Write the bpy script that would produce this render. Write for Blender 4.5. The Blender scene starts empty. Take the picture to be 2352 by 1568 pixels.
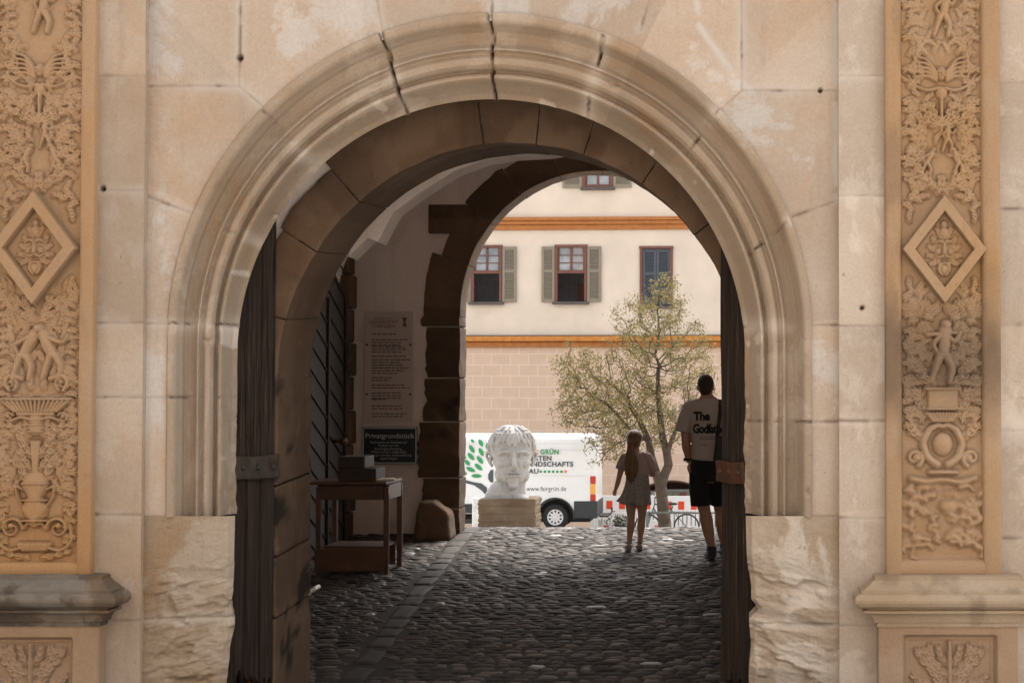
import bpy, math, random
import numpy as np
from mathutils import Vector, Matrix
from mathutils.bvhtree import BVHTree

R = math.radians
scene = bpy.context.scene
COL = scene.collection
random.seed(7)

# ------------------------------------------------------------------ camera
CZ, F, PX, PY = 1.95, 4128.0, 1700.0, 784.0        # metres / focal length and principal point in photo units
PITCH = math.atan(116 / F)
YF = 10.35                                         # the plane of the gate front
SF = F / YF
cam_data = bpy.data.cameras.new('camera')
cam = bpy.data.objects.new('camera', cam_data)
COL.objects.link(cam)
cam.location = (0, 0, CZ)
cam.rotation_euler = (math.pi / 2 + PITCH, 0, 0)
cam_data.sensor_fit = 'HORIZONTAL'
cam_data.sensor_width = 36
cam_data.lens = 36 * F / 2352
cam_data.shift_x = 0.5 - PX / 2352
cam_data.clip_start = 0.1
cam_data.clip_end = 2000
scene.camera = cam

# ------------------------------------------------------------------ sky, sun, exposure
SUN_EL, SUN_AZ = R(56), R(195)    # azimuth: counted from straight behind the camera: the hazy sun stands beyond the gate
w = bpy.data.worlds.new('World')
scene.world = w
w.use_nodes = True
nt = w.node_tree
nt.nodes.clear()
sky = nt.nodes.new('ShaderNodeTexSky')
sky.sky_type = 'NISHITA'
sky.sun_disc = False
sky.sun_elevation = SUN_EL
sky.sun_rotation = math.pi + SUN_AZ
sky.air_density = 1.0
sky.dust_density = 4.0
hsv = nt.nodes.new('ShaderNodeHueSaturation')
hsv.inputs['Saturation'].default_value = 0.16
bg = nt.nodes.new('ShaderNodeBackground')
bg.inputs['Strength'].default_value = 0.15
wo = nt.nodes.new('ShaderNodeOutputWorld')
nt.links.new(sky.outputs[0], hsv.inputs['Color'])
nt.links.new(hsv.outputs[0], bg.inputs['Color'])
nt.links.new(bg.outputs[0], wo.inputs['Surface'])
sl = bpy.data.lights.new('sun', 'SUN')
sl.energy = 1.1
sl.angle = R(20)
sl.color = (1.0, 0.88, 0.74)
sun = bpy.data.objects.new('sun', sl)
COL.objects.link(sun)
sun_dir = Vector((-math.sin(SUN_AZ) * math.cos(SUN_EL), -math.cos(SUN_AZ) * math.cos(SUN_EL), math.sin(SUN_EL)))
sun.rotation_euler = sun_dir.to_track_quat('Z', 'Y').to_euler()
vs = scene.view_settings
vs.view_transform = 'Standard'
vs.look = 'None'
vs.exposure = 1.8
vs.gamma = 1.0
vs.use_curve_mapping = False
scene.cycles.diffuse_bounces = 7


# ------------------------------------------------------------------ helpers
def Wp(x, y, d):
    """the point at distance d that stands at photo place (x, y), measured on a 2352 px wide photo"""
    u, v = (x - PX) / F, (PY - y) / F
    c, s = math.cos(PITCH), math.sin(PITCH)
    k = d / (c - v * s)
    return Vector((u * k, d, CZ + (s + v * c) * k))


def fx(x):
    return (np.asarray(x, float) - PX) / F * YF


def fz(y):
    v = (PY - np.asarray(y, float)) / F
    c, s = math.cos(PITCH), math.sin(PITCH)
    return CZ + (s + v * c) * YF / (c - v * s)


def fxpx(X):
    return X / YF * F + PX


_T = {}


def vnoise(x, y, seed=0):
    if seed not in _T:
        _T[seed] = np.random.RandomState(seed).rand(256, 256)
    T = _T[seed]
    xi, yi = np.floor(x).astype(int), np.floor(y).astype(int)
    a, b = x - xi, y - yi
    a, b = a * a * (3 - 2 * a), b * b * (3 - 2 * b)
    x0, x1, y0, y1 = xi & 255, (xi + 1) & 255, yi & 255, (yi + 1) & 255
    return (T[x0, y0] * (1 - a) + T[x1, y0] * a) * (1 - b) + (T[x0, y1] * (1 - a) + T[x1, y1] * a) * b


def fbm(x, y, seed=0, octs=4, gain=0.5):
    o, amp, tot = 0, 1, 0
    for k in range(octs):
        o = o + amp * vnoise(x * 2 ** k + 17.3 * k, y * 2 ** k + 5.1 * k, seed + k)
        tot += amp
        amp *= gain
    return o / tot


def sstep(a, b, x):
    t = np.clip((x - a) / (b - a), 0, 1)
    return t * t * (3 - 2 * t)


def empty(name, loc, label=None, cat=None, group=None, rz=0.0):
    o = bpy.data.objects.new(name, None)
    COL.objects.link(o)
    o.location = loc
    o.rotation_euler = (0, 0, rz)
    o.empty_display_size = 0.2
    tag(o, label, cat, group)
    return o


def tag(o, label=None, cat=None, group=None, kind=None):
    if label: o['label'] = label
    if cat: o['category'] = cat
    if group: o['group'] = group
    if kind: o['kind'] = kind
    return o


def link(name, me, mat, parent=None, local=False):
    o = bpy.data.objects.new(name, me)
    COL.objects.link(o)
    if mat is not None:
        for m in (mat if isinstance(mat, (list, tuple)) else [mat]):
            me.materials.append(m)
    if parent is not None:
        o.parent = parent
        if not local and parent.parent is None:
            o.matrix_parent_inverse = parent.matrix_basis.inverted()
    return o


def make_mesh(name, V, Fs, smooth=True, attrs=None):
    me = bpy.data.meshes.new(name)
    me.from_pydata(V.tolist() if hasattr(V, 'tolist') else [tuple(v) for v in V], [],
                   Fs.tolist() if hasattr(Fs, 'tolist') else Fs)
    if attrs:
        for k, a in attrs.items():
            at = me.attributes.new(k, 'FLOAT', 'POINT')
            at.data.foreach_set('value', np.asarray(a, np.float32).ravel())
    if smooth:
        me.shade_smooth()
    me.update()
    return me


def gridfaces(n, m, keep=None, off=0):
    i, j = np.meshgrid(np.arange(n - 1), np.arange(m - 1), indexing='ij')
    q = np.stack([i * m + j, i * m + j + 1, (i + 1) * m + j + 1, (i + 1) * m + j], -1).reshape(-1, 4)
    if keep is not None:
        q = q[keep.ravel()]
    return q + off


def crisp(o, deg=32):
    o.data.set_sharp_from_angle(angle=R(deg))
    return o


def grid_mesh(name, X, Y, Z, keep=None, smooth=True, attrs=None):
    n, m = X.shape
    V = np.stack([X, Y, Z], -1).reshape(-1, 3)
    return make_mesh(name, V, gridfaces(n, m, keep), smooth, attrs)


class MB:
    """collects shapes for one mesh"""
    def __init__(self):
        self.V, self.F, self.n, self.mi = [], [], 0, []

    def raw(self, V, Fs, mi=0, M=None):
        V = np.asarray(V, float)
        if M is not None:
            M = np.array(M)
            V = V @ M[:3, :3].T + M[:3, 3]
        self.V.append(V)
        for f in Fs:
            self.F.append(tuple(int(k) + self.n for k in f))
            self.mi.append(mi)
        self.n += len(V)
        return self

    def box(self, c, size, r=0.0, rot=None, mi=0, seg=None, warp=None):
        h = np.array(size, float) / 2
        r = min(r, h.min() * 0.98)
        VV, FF, n = [], [], 0

        def coords(hh, k):
            if r <= 0:
                return np.linspace(-hh, hh, max(2, k))
            inner = np.linspace(-(hh - r), hh - r, max(2, k))
            return np.concatenate([[-hh, -hh + r * 0.45], inner, [hh - r * 0.45, hh]])
        sg = seg or (2, 2, 2)
        cs = [coords(h[k], sg[k]) for k in range(3)]
        for ax in range(3):
            a, b = (ax + 1) % 3, (ax + 2) % 3
            A, B = np.meshgrid(cs[a], cs[b], indexing='ij')
            for sgn in (-1, 1):
                P = np.zeros(A.shape + (3,))
                P[..., a], P[..., b], P[..., ax] = A, B, sgn * h[ax]
                if r > 0:
                    Q = np.clip(P, -(h - r), h - r)
                    D = P - Q
                    L = np.linalg.norm(D, axis=-1, keepdims=True)
                    P = Q + r * D / np.maximum(L, 1e-9)
                q = gridfaces(*A.shape)
                if sgn < 0:
                    q = q[:, ::-1]
                VV.append(P.reshape(-1, 3))
                FF.append(q + n)
                n += A.size
        V = np.concatenate(VV)
        if warp is not None:
            V = warp(V)
        if rot is not None:
            V = V @ np.array(rot.to_3x3() if hasattr(rot, 'to_3x3') else rot).T
        V = V + np.array(c, float)
        return self.raw(V, np.concatenate(FF), mi)

    def tube(self, pts, rad, n=10, mi=0, up=None, cap=True):
        P = np.array([tuple(p) for p in pts], float)
        k = len(P)
        rr = np.array([(q, q) if np.isscalar(q) else tuple(q) for q in (rad if hasattr(rad, '__len__') else [rad] * k)], float)
        T = np.gradient(P, axis=0)
        T /= np.maximum(np.linalg.norm(T, axis=1, keepdims=True), 1e-9)
        ref = np.array(up if up is not None else ((1, 0, 0) if abs(T[:, 0]).max() < 0.9 else (0, 1, 0)), float)
        ang = np.arange(n) * 2 * math.pi / n
        rings = []
        for i in range(k):
            A = ref - T[i] * (ref @ T[i])
            L = np.linalg.norm(A)
            A = A / L if L > 1e-6 else np.array((0, 0, 1.0))
            B = np.cross(T[i], A)
            rings.append(P[i] + np.outer(np.cos(ang) * rr[i, 0], A) + np.outer(np.sin(ang) * rr[i, 1], B))
        V = np.concatenate(rings)
        Fs = [(i * n + j, i * n + (j + 1) % n, (i + 1) * n + (j + 1) % n, (i + 1) * n + j) for i in range(k - 1) for j in range(n)]
        if cap:
            Fs += [tuple(range(n))[::-1], tuple(range((k - 1) * n, k * n))]
        return self.raw(V, Fs, mi)

    def blob(self, c, r, nu=16, nv=12, mi=0, rot=None):
        r = (r, r, r) if np.isscalar(r) else r
        V = [(0, 0, -1)]
        for i in range(1, nv):
            a = -math.pi / 2 + math.pi * i / nv
            for j in range(nu):
                b = 2 * math.pi * j / nu
                V.append((math.cos(a) * math.cos(b), math.cos(a) * math.sin(b), math.sin(a)))
        V.append((0, 0, 1))
        V = np.array(V) * np.array(r)
        if rot is not None:
            V = V @ np.array(rot.to_3x3() if hasattr(rot, 'to_3x3') else rot).T
        V = V + np.array(c, float)
        Fs = [(0, 1 + (j + 1) % nu, 1 + j) for j in range(nu)]
        for i in range(nv - 2):
            for j in range(nu):
                a, b = 1 + i * nu + j, 1 + i * nu + (j + 1) % nu
                Fs.append((a, b, b + nu, a + nu))
        t = len(V) - 1
        o = 1 + (nv - 2) * nu
        Fs += [(o + j, o + (j + 1) % nu, t) for j in range(nu)]
        return self.raw(V, Fs, mi)

    def lathe(self, prof, n=32, c=(0, 0, 0), axis='Z', mi=0):
        V = []
        for (r, z) in prof:
            for j in range(n):
                a = 2 * math.pi * j / n
                p = (r * math.cos(a), r * math.sin(a), z)
                V.append(p if axis == 'Z' else (p[0], p[2], p[1]) if axis == 'Y' else (p[2], p[0], p[1]))
        V = np.array(V) + np.array(c, float)
        k = len(prof)
        Fs = [(i * n + j, i * n + (j + 1) % n, (i + 1) * n + (j + 1) % n, (i + 1) * n + j) for i in range(k - 1) for j in range(n)]
        return self.raw(V, Fs, mi)

    def prism(self, poly, y0, y1, mi=0):
        """polygon in x,z extruded along y"""
        k = len(poly)
        V = [(p[0], y0, p[1]) for p in poly] + [(p[0], y1, p[1]) for p in poly]
        Fs = [tuple(range(k)), tuple(range(2 * k - 1, k - 1, -1))] + [(i, i + k, (i + 1) % k + k, (i + 1) % k) for i in range(k)]
        return self.raw(V, Fs, mi)

    def mesh(self, name, smooth=False, attrs=None):
        me = bpy.data.meshes.new(name)
        V = np.concatenate(self.V)
        me.from_pydata(V.tolist(), [], self.F)
        if any(self.mi):
            me.polygons.foreach_set('material_index', np.array(self.mi, np.int32))
        if attrs:
            for k, a in attrs.items():
                at = me.attributes.new(k, 'FLOAT', 'POINT')
                at.data.foreach_set('value', np.asarray(a, np.float32).ravel())
        if smooth:
            me.shade_smooth()
        me.update()
        return me

    def build(self, name, mat, parent=None, smooth=False, local=False, attrs=None):
        return link(name, self.mesh(name, smooth, attrs), mat, parent, local)


def remeshed(mb, name, voxel, smooth_it=6, fac=0.5):
    """one continuous skin round all the shapes of mb"""
    me = mb.mesh(name + '_raw')
    o = bpy.data.objects.new(name + '_raw', me)
    COL.objects.link(o)
    m = o.modifiers.new('r', 'REMESH')
    m.mode = 'VOXEL'
    m.voxel_size = voxel
    if smooth_it:
        s = o.modifiers.new('s', 'SMOOTH')
        s.factor = fac
        s.iterations = smooth_it
    bpy.context.view_layer.update()
    dg = bpy.context.evaluated_depsgraph_get()
    out = bpy.data.meshes.new_from_object(o.evaluated_get(dg))
    bpy.data.objects.remove(o)
    bpy.data.meshes.remove(me)
    out.name = name
    out.shade_smooth()
    return out


def text_geo(s, size, align='LEFT', spacing=1.0, offset=0.0, xscale=1.0):
    """flat letter shapes: vertices in x,z and faces"""
    cu = bpy.data.curves.new('t', 'FONT')
    cu.body = s
    cu.size = size
    cu.align_x = align
    cu.space_character = spacing
    cu.offset = offset
    cu.resolution_u = 3
    o = bpy.data.objects.new('t', cu)
    COL.objects.link(o)
    bpy.context.view_layer.update()
    me = bpy.data.meshes.new_from_object(o.evaluated_get(bpy.context.evaluated_depsgraph_get()))
    V = np.array([v.co[:] for v in me.vertices])
    Fs = [tuple(p.vertices) for p in me.polygons]
    bpy.data.objects.remove(o)
    bpy.data.curves.remove(cu)
    bpy.data.meshes.remove(me)
    V[:, 0] *= xscale
    return V, Fs


def add_text(mb, s, x, y, z, size, mi=0, **kw):
    V, Fs = text_geo(s, size, **kw)
    mb.raw(np.stack([V[:, 0] + x, np.full(len(V), y), V[:, 1] + z], 1), Fs, mi)


# ------------------------------------------------------------------ materials
def nd(nt, typ, inputs=None, **kw):
    n = nt.nodes.new(typ)
    for k, v in kw.items():
        setattr(n, k, v)
    for k, v in (inputs or {}).items():
        if hasattr(v, 'is_output'):
            nt.links.new(v, n.inputs[k])
        else:
            n.inputs[k].default_value = v
    return n


def mixc(nt, fac, a, b, blend='MIX'):
    n = nt.nodes.new('ShaderNodeMix')
    n.data_type = 'RGBA'
    n.blend_type = blend
    for k, v in ((0, fac), (6, a), (7, b)):
        if hasattr(v, 'is_output'):
            nt.links.new(v, n.inputs[k])
        else:
            n.inputs[k].default_value = v if k == 0 else (tuple(v) + (1,))[:4]
    return n.outputs[2]


def ramp(nt, fac, stops):
    n = nt.nodes.new('ShaderNodeValToRGB')
    e = n.color_ramp.elements
    while len(e) < len(stops):
        e.new(0.5)
    for q, (p, c) in zip(e, stops):
        q.position = p
        q.color = (c, c, c, 1) if np.isscalar(c) else (tuple(c) + (1,))[:4]
    nt.links.new(fac, n.inputs[0])
    return n.outputs[0]


def new_mat(name):
    m = bpy.data.materials.new(name)
    m.use_nodes = True
    t = m.node_tree
    t.nodes.clear()
    b = t.nodes.new('ShaderNodeBsdfPrincipled')
    o = t.nodes.new('ShaderNodeOutputMaterial')
    t.links.new(b.outputs[0], o.inputs['Surface'])
    return m, t, b


def noise(t, co, scale, detail=6, rough=0.55, dist=0.0):
    return nd(t, 'ShaderNodeTexNoise', {'Vector': co, 'Scale': scale, 'Detail': detail, 'Roughness': rough, 'Distortion': dist}).outputs[0]


def mapped(t, co, scale=(1, 1, 1), loc=(0, 0, 0)):
    return nd(t, 'ShaderNodeMapping', {'Vector': co, 'Scale': scale, 'Location': loc}).outputs[0]


def stone(name, c1, c2, pale=(0.62, 0.56, 0.49), warm=(0.5, 0.26, 0.1), pale_amt=0.6, warm_amt=0.4, dirt=(0.05, 0.032, 0.022),
          bump=0.2, rough=0.9, scale=1.0, dark_zone=None):
    m, t, b = new_mat(name)
    co = nd(t, 'ShaderNodeTexCoord').outputs['Object']
    big = noise(t, co, 1.1 * scale, 7, 0.6)
    col = mixc(t, ramp(t, big, [(0.36, 0.0), (0.64, 1.0)]), c1, c2)
    wm = noise(t, mapped(t, co, (1, 1, 0.6), (7, 3, 1)), 1.7 * scale, 6, 0.62, 0.6)
    f = nd(t, 'ShaderNodeMath', {0: ramp(t, wm, [(0.52, 0.0), (0.72, 1.0)]), 1: warm_amt}, operation='MULTIPLY').outputs[0]
    col = mixc(t, f, col, warm)
    pl = noise(t, mapped(t, co, (1, 1, 0.8), (2, 9, 4)), 1.4 * scale, 8, 0.66, 0.4)
    f = nd(t, 'ShaderNodeMath', {0: ramp(t, pl, [(0.53, 0.0), (0.565, 0.75), (0.66, 1.0)]), 1: pale_amt}, operation='MULTIPLY').outputs[0]
    col = mixc(t, f, col, pale)
    if dark_zone is not None:               # a weathered grey zone with its own soft shape
        z0, z1, c = dark_zone
        sp = nd(t, 'ShaderNodeSeparateXYZ', {0: co}).outputs[2]
        zz = nd(t, 'ShaderNodeMath', {0: sp, 1: nd(t, 'ShaderNodeMath', {0: noise(t, co, 4, 5, 0.6), 1: 0.5}, operation='MULTIPLY').outputs[0]}, operation='ADD').outputs[0]
        a = nd(t, 'ShaderNodeMapRange', {'Value': zz, 'From Min': z0 + 0.05, 'From Max': z0 + 0.4}).outputs[0]
        e = nd(t, 'ShaderNodeMapRange', {'Value': zz, 'From Min': z1 + 0.45, 'From Max': z1 + 0.1}).outputs[0]
        f = nd(t, 'ShaderNodeMath', {0: a, 1: e}, operation='MULTIPLY').outputs[0]
        f = nd(t, 'ShaderNodeMath', {0: f, 1: 0.75}, operation='MULTIPLY').outputs[0]
        col = mixc(t, f, col, c)
    st = noise(t, mapped(t, co, (5, 5, 0.5), (1, 2, 3)), 1.6 * scale, 6, 0.65)
    col = mixc(t, ramp(t, st, [(0.56, 0.0), (0.8, 0.4)]), col, tuple(np.array(c1) * 0.55))
    fine = noise(t, co, 70, 5, 0.7)
    col = mixc(t, 1.0, col, ramp(t, fine, [(0.25, 0.86), (0.75, 1.1)]), 'MULTIPLY')
    fp = noise(t, co, 26, 3, 0.6)
    col = mixc(t, ramp(t, fp, [(0.69, 0.0), (0.76, 0.55)]), col, tuple(np.array(c1) * 0.4))
    tn = nd(t, 'ShaderNodeMapRange', {'Value': nd(t, 'ShaderNodeAttribute', attribute_name='tone').outputs['Fac'], 'From Min': -1.0, 'From Max': 1.0, 'To Min': 0.80, 'To Max': 1.2}).outputs[0]
    col = mixc(t, 1.0, col, ramp(t, tn, [(0.0, 0.0), (1.0, 1.0)]) if False else nd(t, 'ShaderNodeCombineXYZ', {0: tn, 1: tn, 2: tn}).outputs[0], 'MULTIPLY')
    col = mixc(t, nd(t, 'ShaderNodeAttribute', attribute_name='pale').outputs['Fac'], col, pale)
    col = mixc(t, nd(t, 'ShaderNodeAttribute', attribute_name='dirt').outputs['Fac'], col, dirt)
    t.links.new(col, b.inputs['Base Color'])
    b.inputs['Roughness'].default_value = rough
    b.inputs['Specular IOR Level'].default_value = 0.25
    h = nd(t, 'ShaderNodeMath', {0: noise(t, co, 160, 4, 0.7), 1: nd(t, 'ShaderNodeMath', {0: noise(t, co, 22, 5, 0.65), 1: 1.6}, operation='MULTIPLY').outputs[0]}, operation='ADD').outputs[0]
    bp = nd(t, 'ShaderNodeBump', {'Height': h, 'Strength': bump, 'Distance': 0.006})
    t.links.new(bp.outputs[0], b.inputs['Normal'])
    return m


def plain(name, c, rough=0.7, metal=0.0, var=0.15, scale=8.0, bump=0.0, spec=0.4, bscale=40.0, dist=0.004, c2=None, stretch=(1, 1, 1), rnd=0.0):
    m, t, b = new_mat(name)
    co = mapped(t, nd(t, 'ShaderNodeTexCoord').outputs['Object'], stretch)
    n = noise(t, co, scale, 6, 0.6)
    c = tuple(c)
    d = c2 or tuple(np.array(c) * (1 - 2 * var))
    col = mixc(t, ramp(t, n, [(0.35, 0.0), (0.65, 1.0)]), c, d)
    if rnd:
        ri = nd(t, 'ShaderNodeNewGeometry').outputs['Random Per Island']
        col = mixc(t, 1.0, col, ramp(t, ri, [(0.0, 1 - rnd), (1.0, 1 + rnd)]), 'MULTIPLY')
    t.links.new(col, b.inputs['Base Color'])
    b.inputs['Roughness'].default_value = rough
    b.inputs['Metallic'].default_value = metal
    b.inputs['Specular IOR Level'].default_value = spec
    if bump:
        bp = nd(t, 'ShaderNodeBump', {'Height': noise(t, co, bscale, 5, 0.65), 'Strength': bump, 'Distance': dist})
        t.links.new(bp.outputs[0], b.inputs['Normal'])
    return m


M = {}
M['wall'] = stone('facade_sandstone', (0.432, 0.344, 0.269), (0.490, 0.415, 0.346), pale=(0.538, 0.514, 0.490), warm=(0.461, 0.307, 0.184), pale_amt=0.85, warm_amt=0.75, dirt=(0.100, 0.065, 0.042))
M['mould'] = stone('moulding_sandstone', (0.311, 0.237, 0.169), (0.367, 0.297, 0.230), warm=(0.326, 0.205, 0.106), pale_amt=0.25, warm_amt=0.65, dirt=(0.063, 0.043, 0.028))
M['strip'] = stone('strip_sandstone', (0.440, 0.360, 0.288), (0.496, 0.428, 0.360), warm=(0.440, 0.320, 0.208), pale_amt=0.6, warm_amt=0.5, dirt=(0.104, 0.068, 0.044))
M['stripl'] = stone('shaded_strip_sandstone', (0.336, 0.264, 0.200), (0.416, 0.336, 0.264), pale=(0.448, 0.400, 0.352), warm=(0.368, 0.240, 0.144), pale_amt=0.45, warm_amt=0.4)  # left strip: the dimmer light on that side put into the stone colour
M['rough'] = stone('worn_sandstone', (0.368, 0.280, 0.196), (0.464, 0.384, 0.304), warm=(0.352, 0.192, 0.080), pale_amt=0.85, warm_amt=0.6, bump=0.8)
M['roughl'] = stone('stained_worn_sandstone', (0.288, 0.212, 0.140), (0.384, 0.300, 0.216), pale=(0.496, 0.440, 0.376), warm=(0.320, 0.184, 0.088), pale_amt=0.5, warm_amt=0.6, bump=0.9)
M['pil'] = stone('carved_ochre_sandstone', (0.342, 0.222, 0.130), (0.376, 0.249, 0.150), pale=(0.397, 0.308, 0.226), warm=(0.383, 0.212, 0.076), pale_amt=0.2, warm_amt=0.5, bump=0.25, dark_zone=(0.75, 1.35, (0.359, 0.201, 0.086)))
M['pilr'] = stone('weathered_ochre_sandstone', (0.342, 0.226, 0.133), (0.376, 0.253, 0.154), pale=(0.410, 0.321, 0.239), warm=(0.397, 0.226, 0.082), pale_amt=0.3, warm_amt=0.5, bump=0.25,
                  dark_zone=(1.9, 2.35, (0.136, 0.100, 0.072)))
M['die'] = stone('brownish_pedestal_sandstone', (0.317, 0.216, 0.141), (0.361, 0.255, 0.172), pale=(0.405, 0.326, 0.255), warm=(0.370, 0.211, 0.088), pale_amt=0.3, warm_amt=0.4, bump=0.25)
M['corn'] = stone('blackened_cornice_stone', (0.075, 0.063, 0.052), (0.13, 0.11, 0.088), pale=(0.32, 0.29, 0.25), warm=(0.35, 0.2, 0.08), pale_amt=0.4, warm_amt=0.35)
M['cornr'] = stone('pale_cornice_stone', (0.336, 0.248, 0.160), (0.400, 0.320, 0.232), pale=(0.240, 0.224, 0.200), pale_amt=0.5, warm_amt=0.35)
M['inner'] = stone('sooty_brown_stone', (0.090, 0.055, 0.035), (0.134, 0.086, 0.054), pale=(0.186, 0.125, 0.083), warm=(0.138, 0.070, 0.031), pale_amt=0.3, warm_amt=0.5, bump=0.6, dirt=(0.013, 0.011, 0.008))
M['plaster'] = stone('grey_lilac_plaster', (0.70, 0.60, 0.545), (0.76, 0.665, 0.61), pale=(0.78, 0.71, 0.66), warm=(0.45, 0.33, 0.25), pale_amt=0.3, warm_amt=0.35, bump=0.3)

m, t, b = new_mat('dark_weathered_wood')
co = nd(t, 'ShaderNodeTexCoord').outputs['Object']
g = noise(t, mapped(t, co, (34, 34, 0.9)), 2.2, 9, 0.75, 0.3)
col = ramp(t, g, [(0.36, (0.008, 0.006, 0.005)), (0.5, (0.035, 0.026, 0.021)), (0.62, (0.075, 0.053, 0.039)), (0.78, (0.19, 0.145, 0.11))])
g2 = noise(t, co, 1.5, 5, 0.6)
col = mixc(t, ramp(t, g2, [(0.4, 0.0), (0.7, 0.75)]), col, (0.035, 0.025, 0.02))
t.links.new(col, b.inputs['Base Color'])
b.inputs['Roughness'].default_value = 0.75
bp = nd(t, 'ShaderNodeBump', {'Height': g, 'Strength': 0.9, 'Distance': 0.012})
t.links.new(bp.outputs[0], b.inputs['Normal'])
b.inputs['Specular IOR Level'].default_value = 0.12
M['door'] = m

m, t, b = new_mat('polished_cobblestone')
co = nd(t, 'ShaderNodeTexCoord').outputs['Object']
ri = nd(t, 'ShaderNodeAttribute', attribute_name='rnd').outputs['Fac']
col = ramp(t, ri, [(0.0, (0.02, 0.016, 0.014)), (0.35, (0.038, 0.031, 0.026)), (0.7, (0.062, 0.048, 0.04)), (0.99, (0.10, 0.08, 0.067)), (0.995, (0.3, 0.3, 0.3))])
col = mixc(t, 1.0, col, ramp(t, noise(t, co, 30, 5, 0.7), [(0.3, 0.65), (0.7, 1.25)]), 'MULTIPLY')
t.links.new(col, b.inputs['Base Color'])
t.links.new(ramp(t, ri, [(0.0, 0.85), (0.6, 0.72), (0.99, 0.62), (0.995, 0.3)]), b.inputs['Roughness'])
bp = nd(t, 'ShaderNodeBump', {'Height': noise(t, co, 45, 5, 0.65), 'Strength': 0.45, 'Distance': 0.006})
t.links.new(bp.outputs[0], b.inputs['Normal'])
b.inputs['Specular IOR Level'].default_value = 0.35
M['cobble'] = m
M['earth'] = plain('dark_joint_earth', (0.03, 0.025, 0.02), 0.95, scale=14, bump=0.5)
M['ground'] = plain('pale_courtyard_gravel', (0.5, 0.46, 0.41), 0.9, scale=5, bump=0.4, var=0.1)
M['iron'] = plain('rusty_iron', (0.055, 0.035, 0.026), 0.6, 0.3, c2=(0.12, 0.045, 0.02), scale=18, bump=0.4)
M['black_iron'] = plain('blackened_iron', (0.03, 0.024, 0.02), 0.65, 0.2, c2=(0.06, 0.042, 0.032), scale=14, bump=0.5)
M['white'] = plain('white_paint', (0.8, 0.8, 0.8), 0.4, var=0.02)


# ------------------------------------------------------------------ ground
_gy = np.array([-60, YF, 19.7, 20.4, 34, 48, 50.5, 60, 75, 400.0])
_gz = np.array([CZ - 2.465 + 0.0492 * YF, CZ - 2.465 + 0.0492 * YF, Wp(PX, 1213, 19.7).z, Wp(PX, 1213, 19.7).z - 0.028, Wp(PX, 1218, 34).z,
                Wp(PX, 1222, 48).z, Wp(PX, 1233, 50.5).z, Wp(PX, 1231, 60).z, Wp(PX, 1231, 60).z - 0.3, Wp(PX, 1231, 60).z - 3])


def gz(y):
    y = np.asarray(y, float)
    return sum(np.interp(y + o, _gy, _gz) for o in (-0.4, -0.2, 0, 0.2, 0.4)) / 5


ys = np.concatenate([np.linspace(-60, 10, 15), np.arange(10.5, 22, 0.25), np.linspace(22, 75, 60), np.linspace(80, 400, 20)])
xs = np.concatenate([np.linspace(-300, -20, 15), np.linspace(-18, 18, 37), np.linspace(20, 300, 15)])
Xg, Yg = np.meshgrid(xs, ys)
tag(link('ground', grid_mesh('ground', Xg, Yg, gz(Yg) - 0.045), M['ground']), kind='structure')
# the joint bed and the cobbles of the gateway
xs = np.linspace(-4.3, 0.9, 14)
ys = np.arange(9.6, 23.01, 0.2)
Xg, Yg = np.meshgrid(xs, ys)
tag(link('path_bed', grid_mesh('path_bed', Xg, Yg, gz(Yg) - 0.019), M['earth']), kind='structure')

rs = np.random.RandomState(5)


def gutter_x(y):
    return np.interp(y, [10, 13.2, 15.7, 19.0, 23], [-2.45, -2.62, -2.78, -2.95, -3.1])


stones = []        # x, y, half x, half y, kind
y = 9.7
while y < 22.8:
    rd = rs.uniform(0.08, 0.125)
    x = -4.3 + rs.uniform(0, 0.1)
    while x < 0.85:
        wd = rs.uniform(0.085, 0.2)
        cx, cy = x + wd / 2, y + rd / 2 + 0.05 * math.sin(x * 1.3 + y) + rs.uniform(-0.012, 0.012)
        if abs(cx - gutter_x(cy)) > 0.085 + wd / 2 - 0.02:
            stones.append((cx, cy, wd / 2 - 0.005, rd / 2 - 0.004, 0))
        x += wd
    y += rd
y = 9.7
while y < 22.8:
    ln = rs.uniform(0.3, 0.62)
    stones.append((float(gutter_x(y + ln / 2)), y + ln / 2, 0.088, ln / 2 - 0.003, 1))
    y += ln
S_ = np.array(stones)
k = 7
u = np.array([-1, -0.9, -0.55, 0, 0.55, 0.9, 1.0])
U, Vv = np.meshgrid(u, u, indexing='ij')
dome = (1 - np.abs(U) ** 9) ** 0.5 * (1 - np.abs(Vv) ** 9) ** 0.5 * (1 - 0.05 * (U ** 2 + Vv ** 2))
Ns = len(S_)
hgt = np.where(S_[:, 4] == 1, rs.uniform(0.033, 0.037, Ns), rs.uniform(0.033, 0.040, Ns))
tx, ty = rs.normal(0, 0.02, Ns), rs.normal(0, 0.025, Ns)
rot = np.where(S_[:, 4] == 1, 0, rs.normal(0, 0.07, Ns))
dome = np.where((S_[:, 4] == 1)[:, None, None], ((1 - np.abs(U) ** 14) ** 0.5 * (1 - np.abs(Vv) ** 14) ** 0.5)[None], dome[None])
corner = 1 - np.where(S_[:, 4] == 1, 0.03, 0.11)[:, None, None] * (U ** 2) * (Vv ** 2)
lx = S_[:, 2, None, None] * U * corner * (1 + 0.06 * rs.normal(0, 1, (Ns, k, k)) * (np.abs(U) > 0.8))
ly = S_[:, 3, None, None] * Vv * corner * (1 + 0.08 * rs.normal(0, 1, (Ns, k, k)) * (np.abs(Vv) > 0.8))
CX = S_[:, 0, None, None] + lx * np.cos(rot)[:, None, None] - ly * np.sin(rot)[:, None, None]
CY = S_[:, 1, None, None] + ly * np.cos(rot)[:, None, None] + lx * np.sin(rot)[:, None, None]
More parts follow.
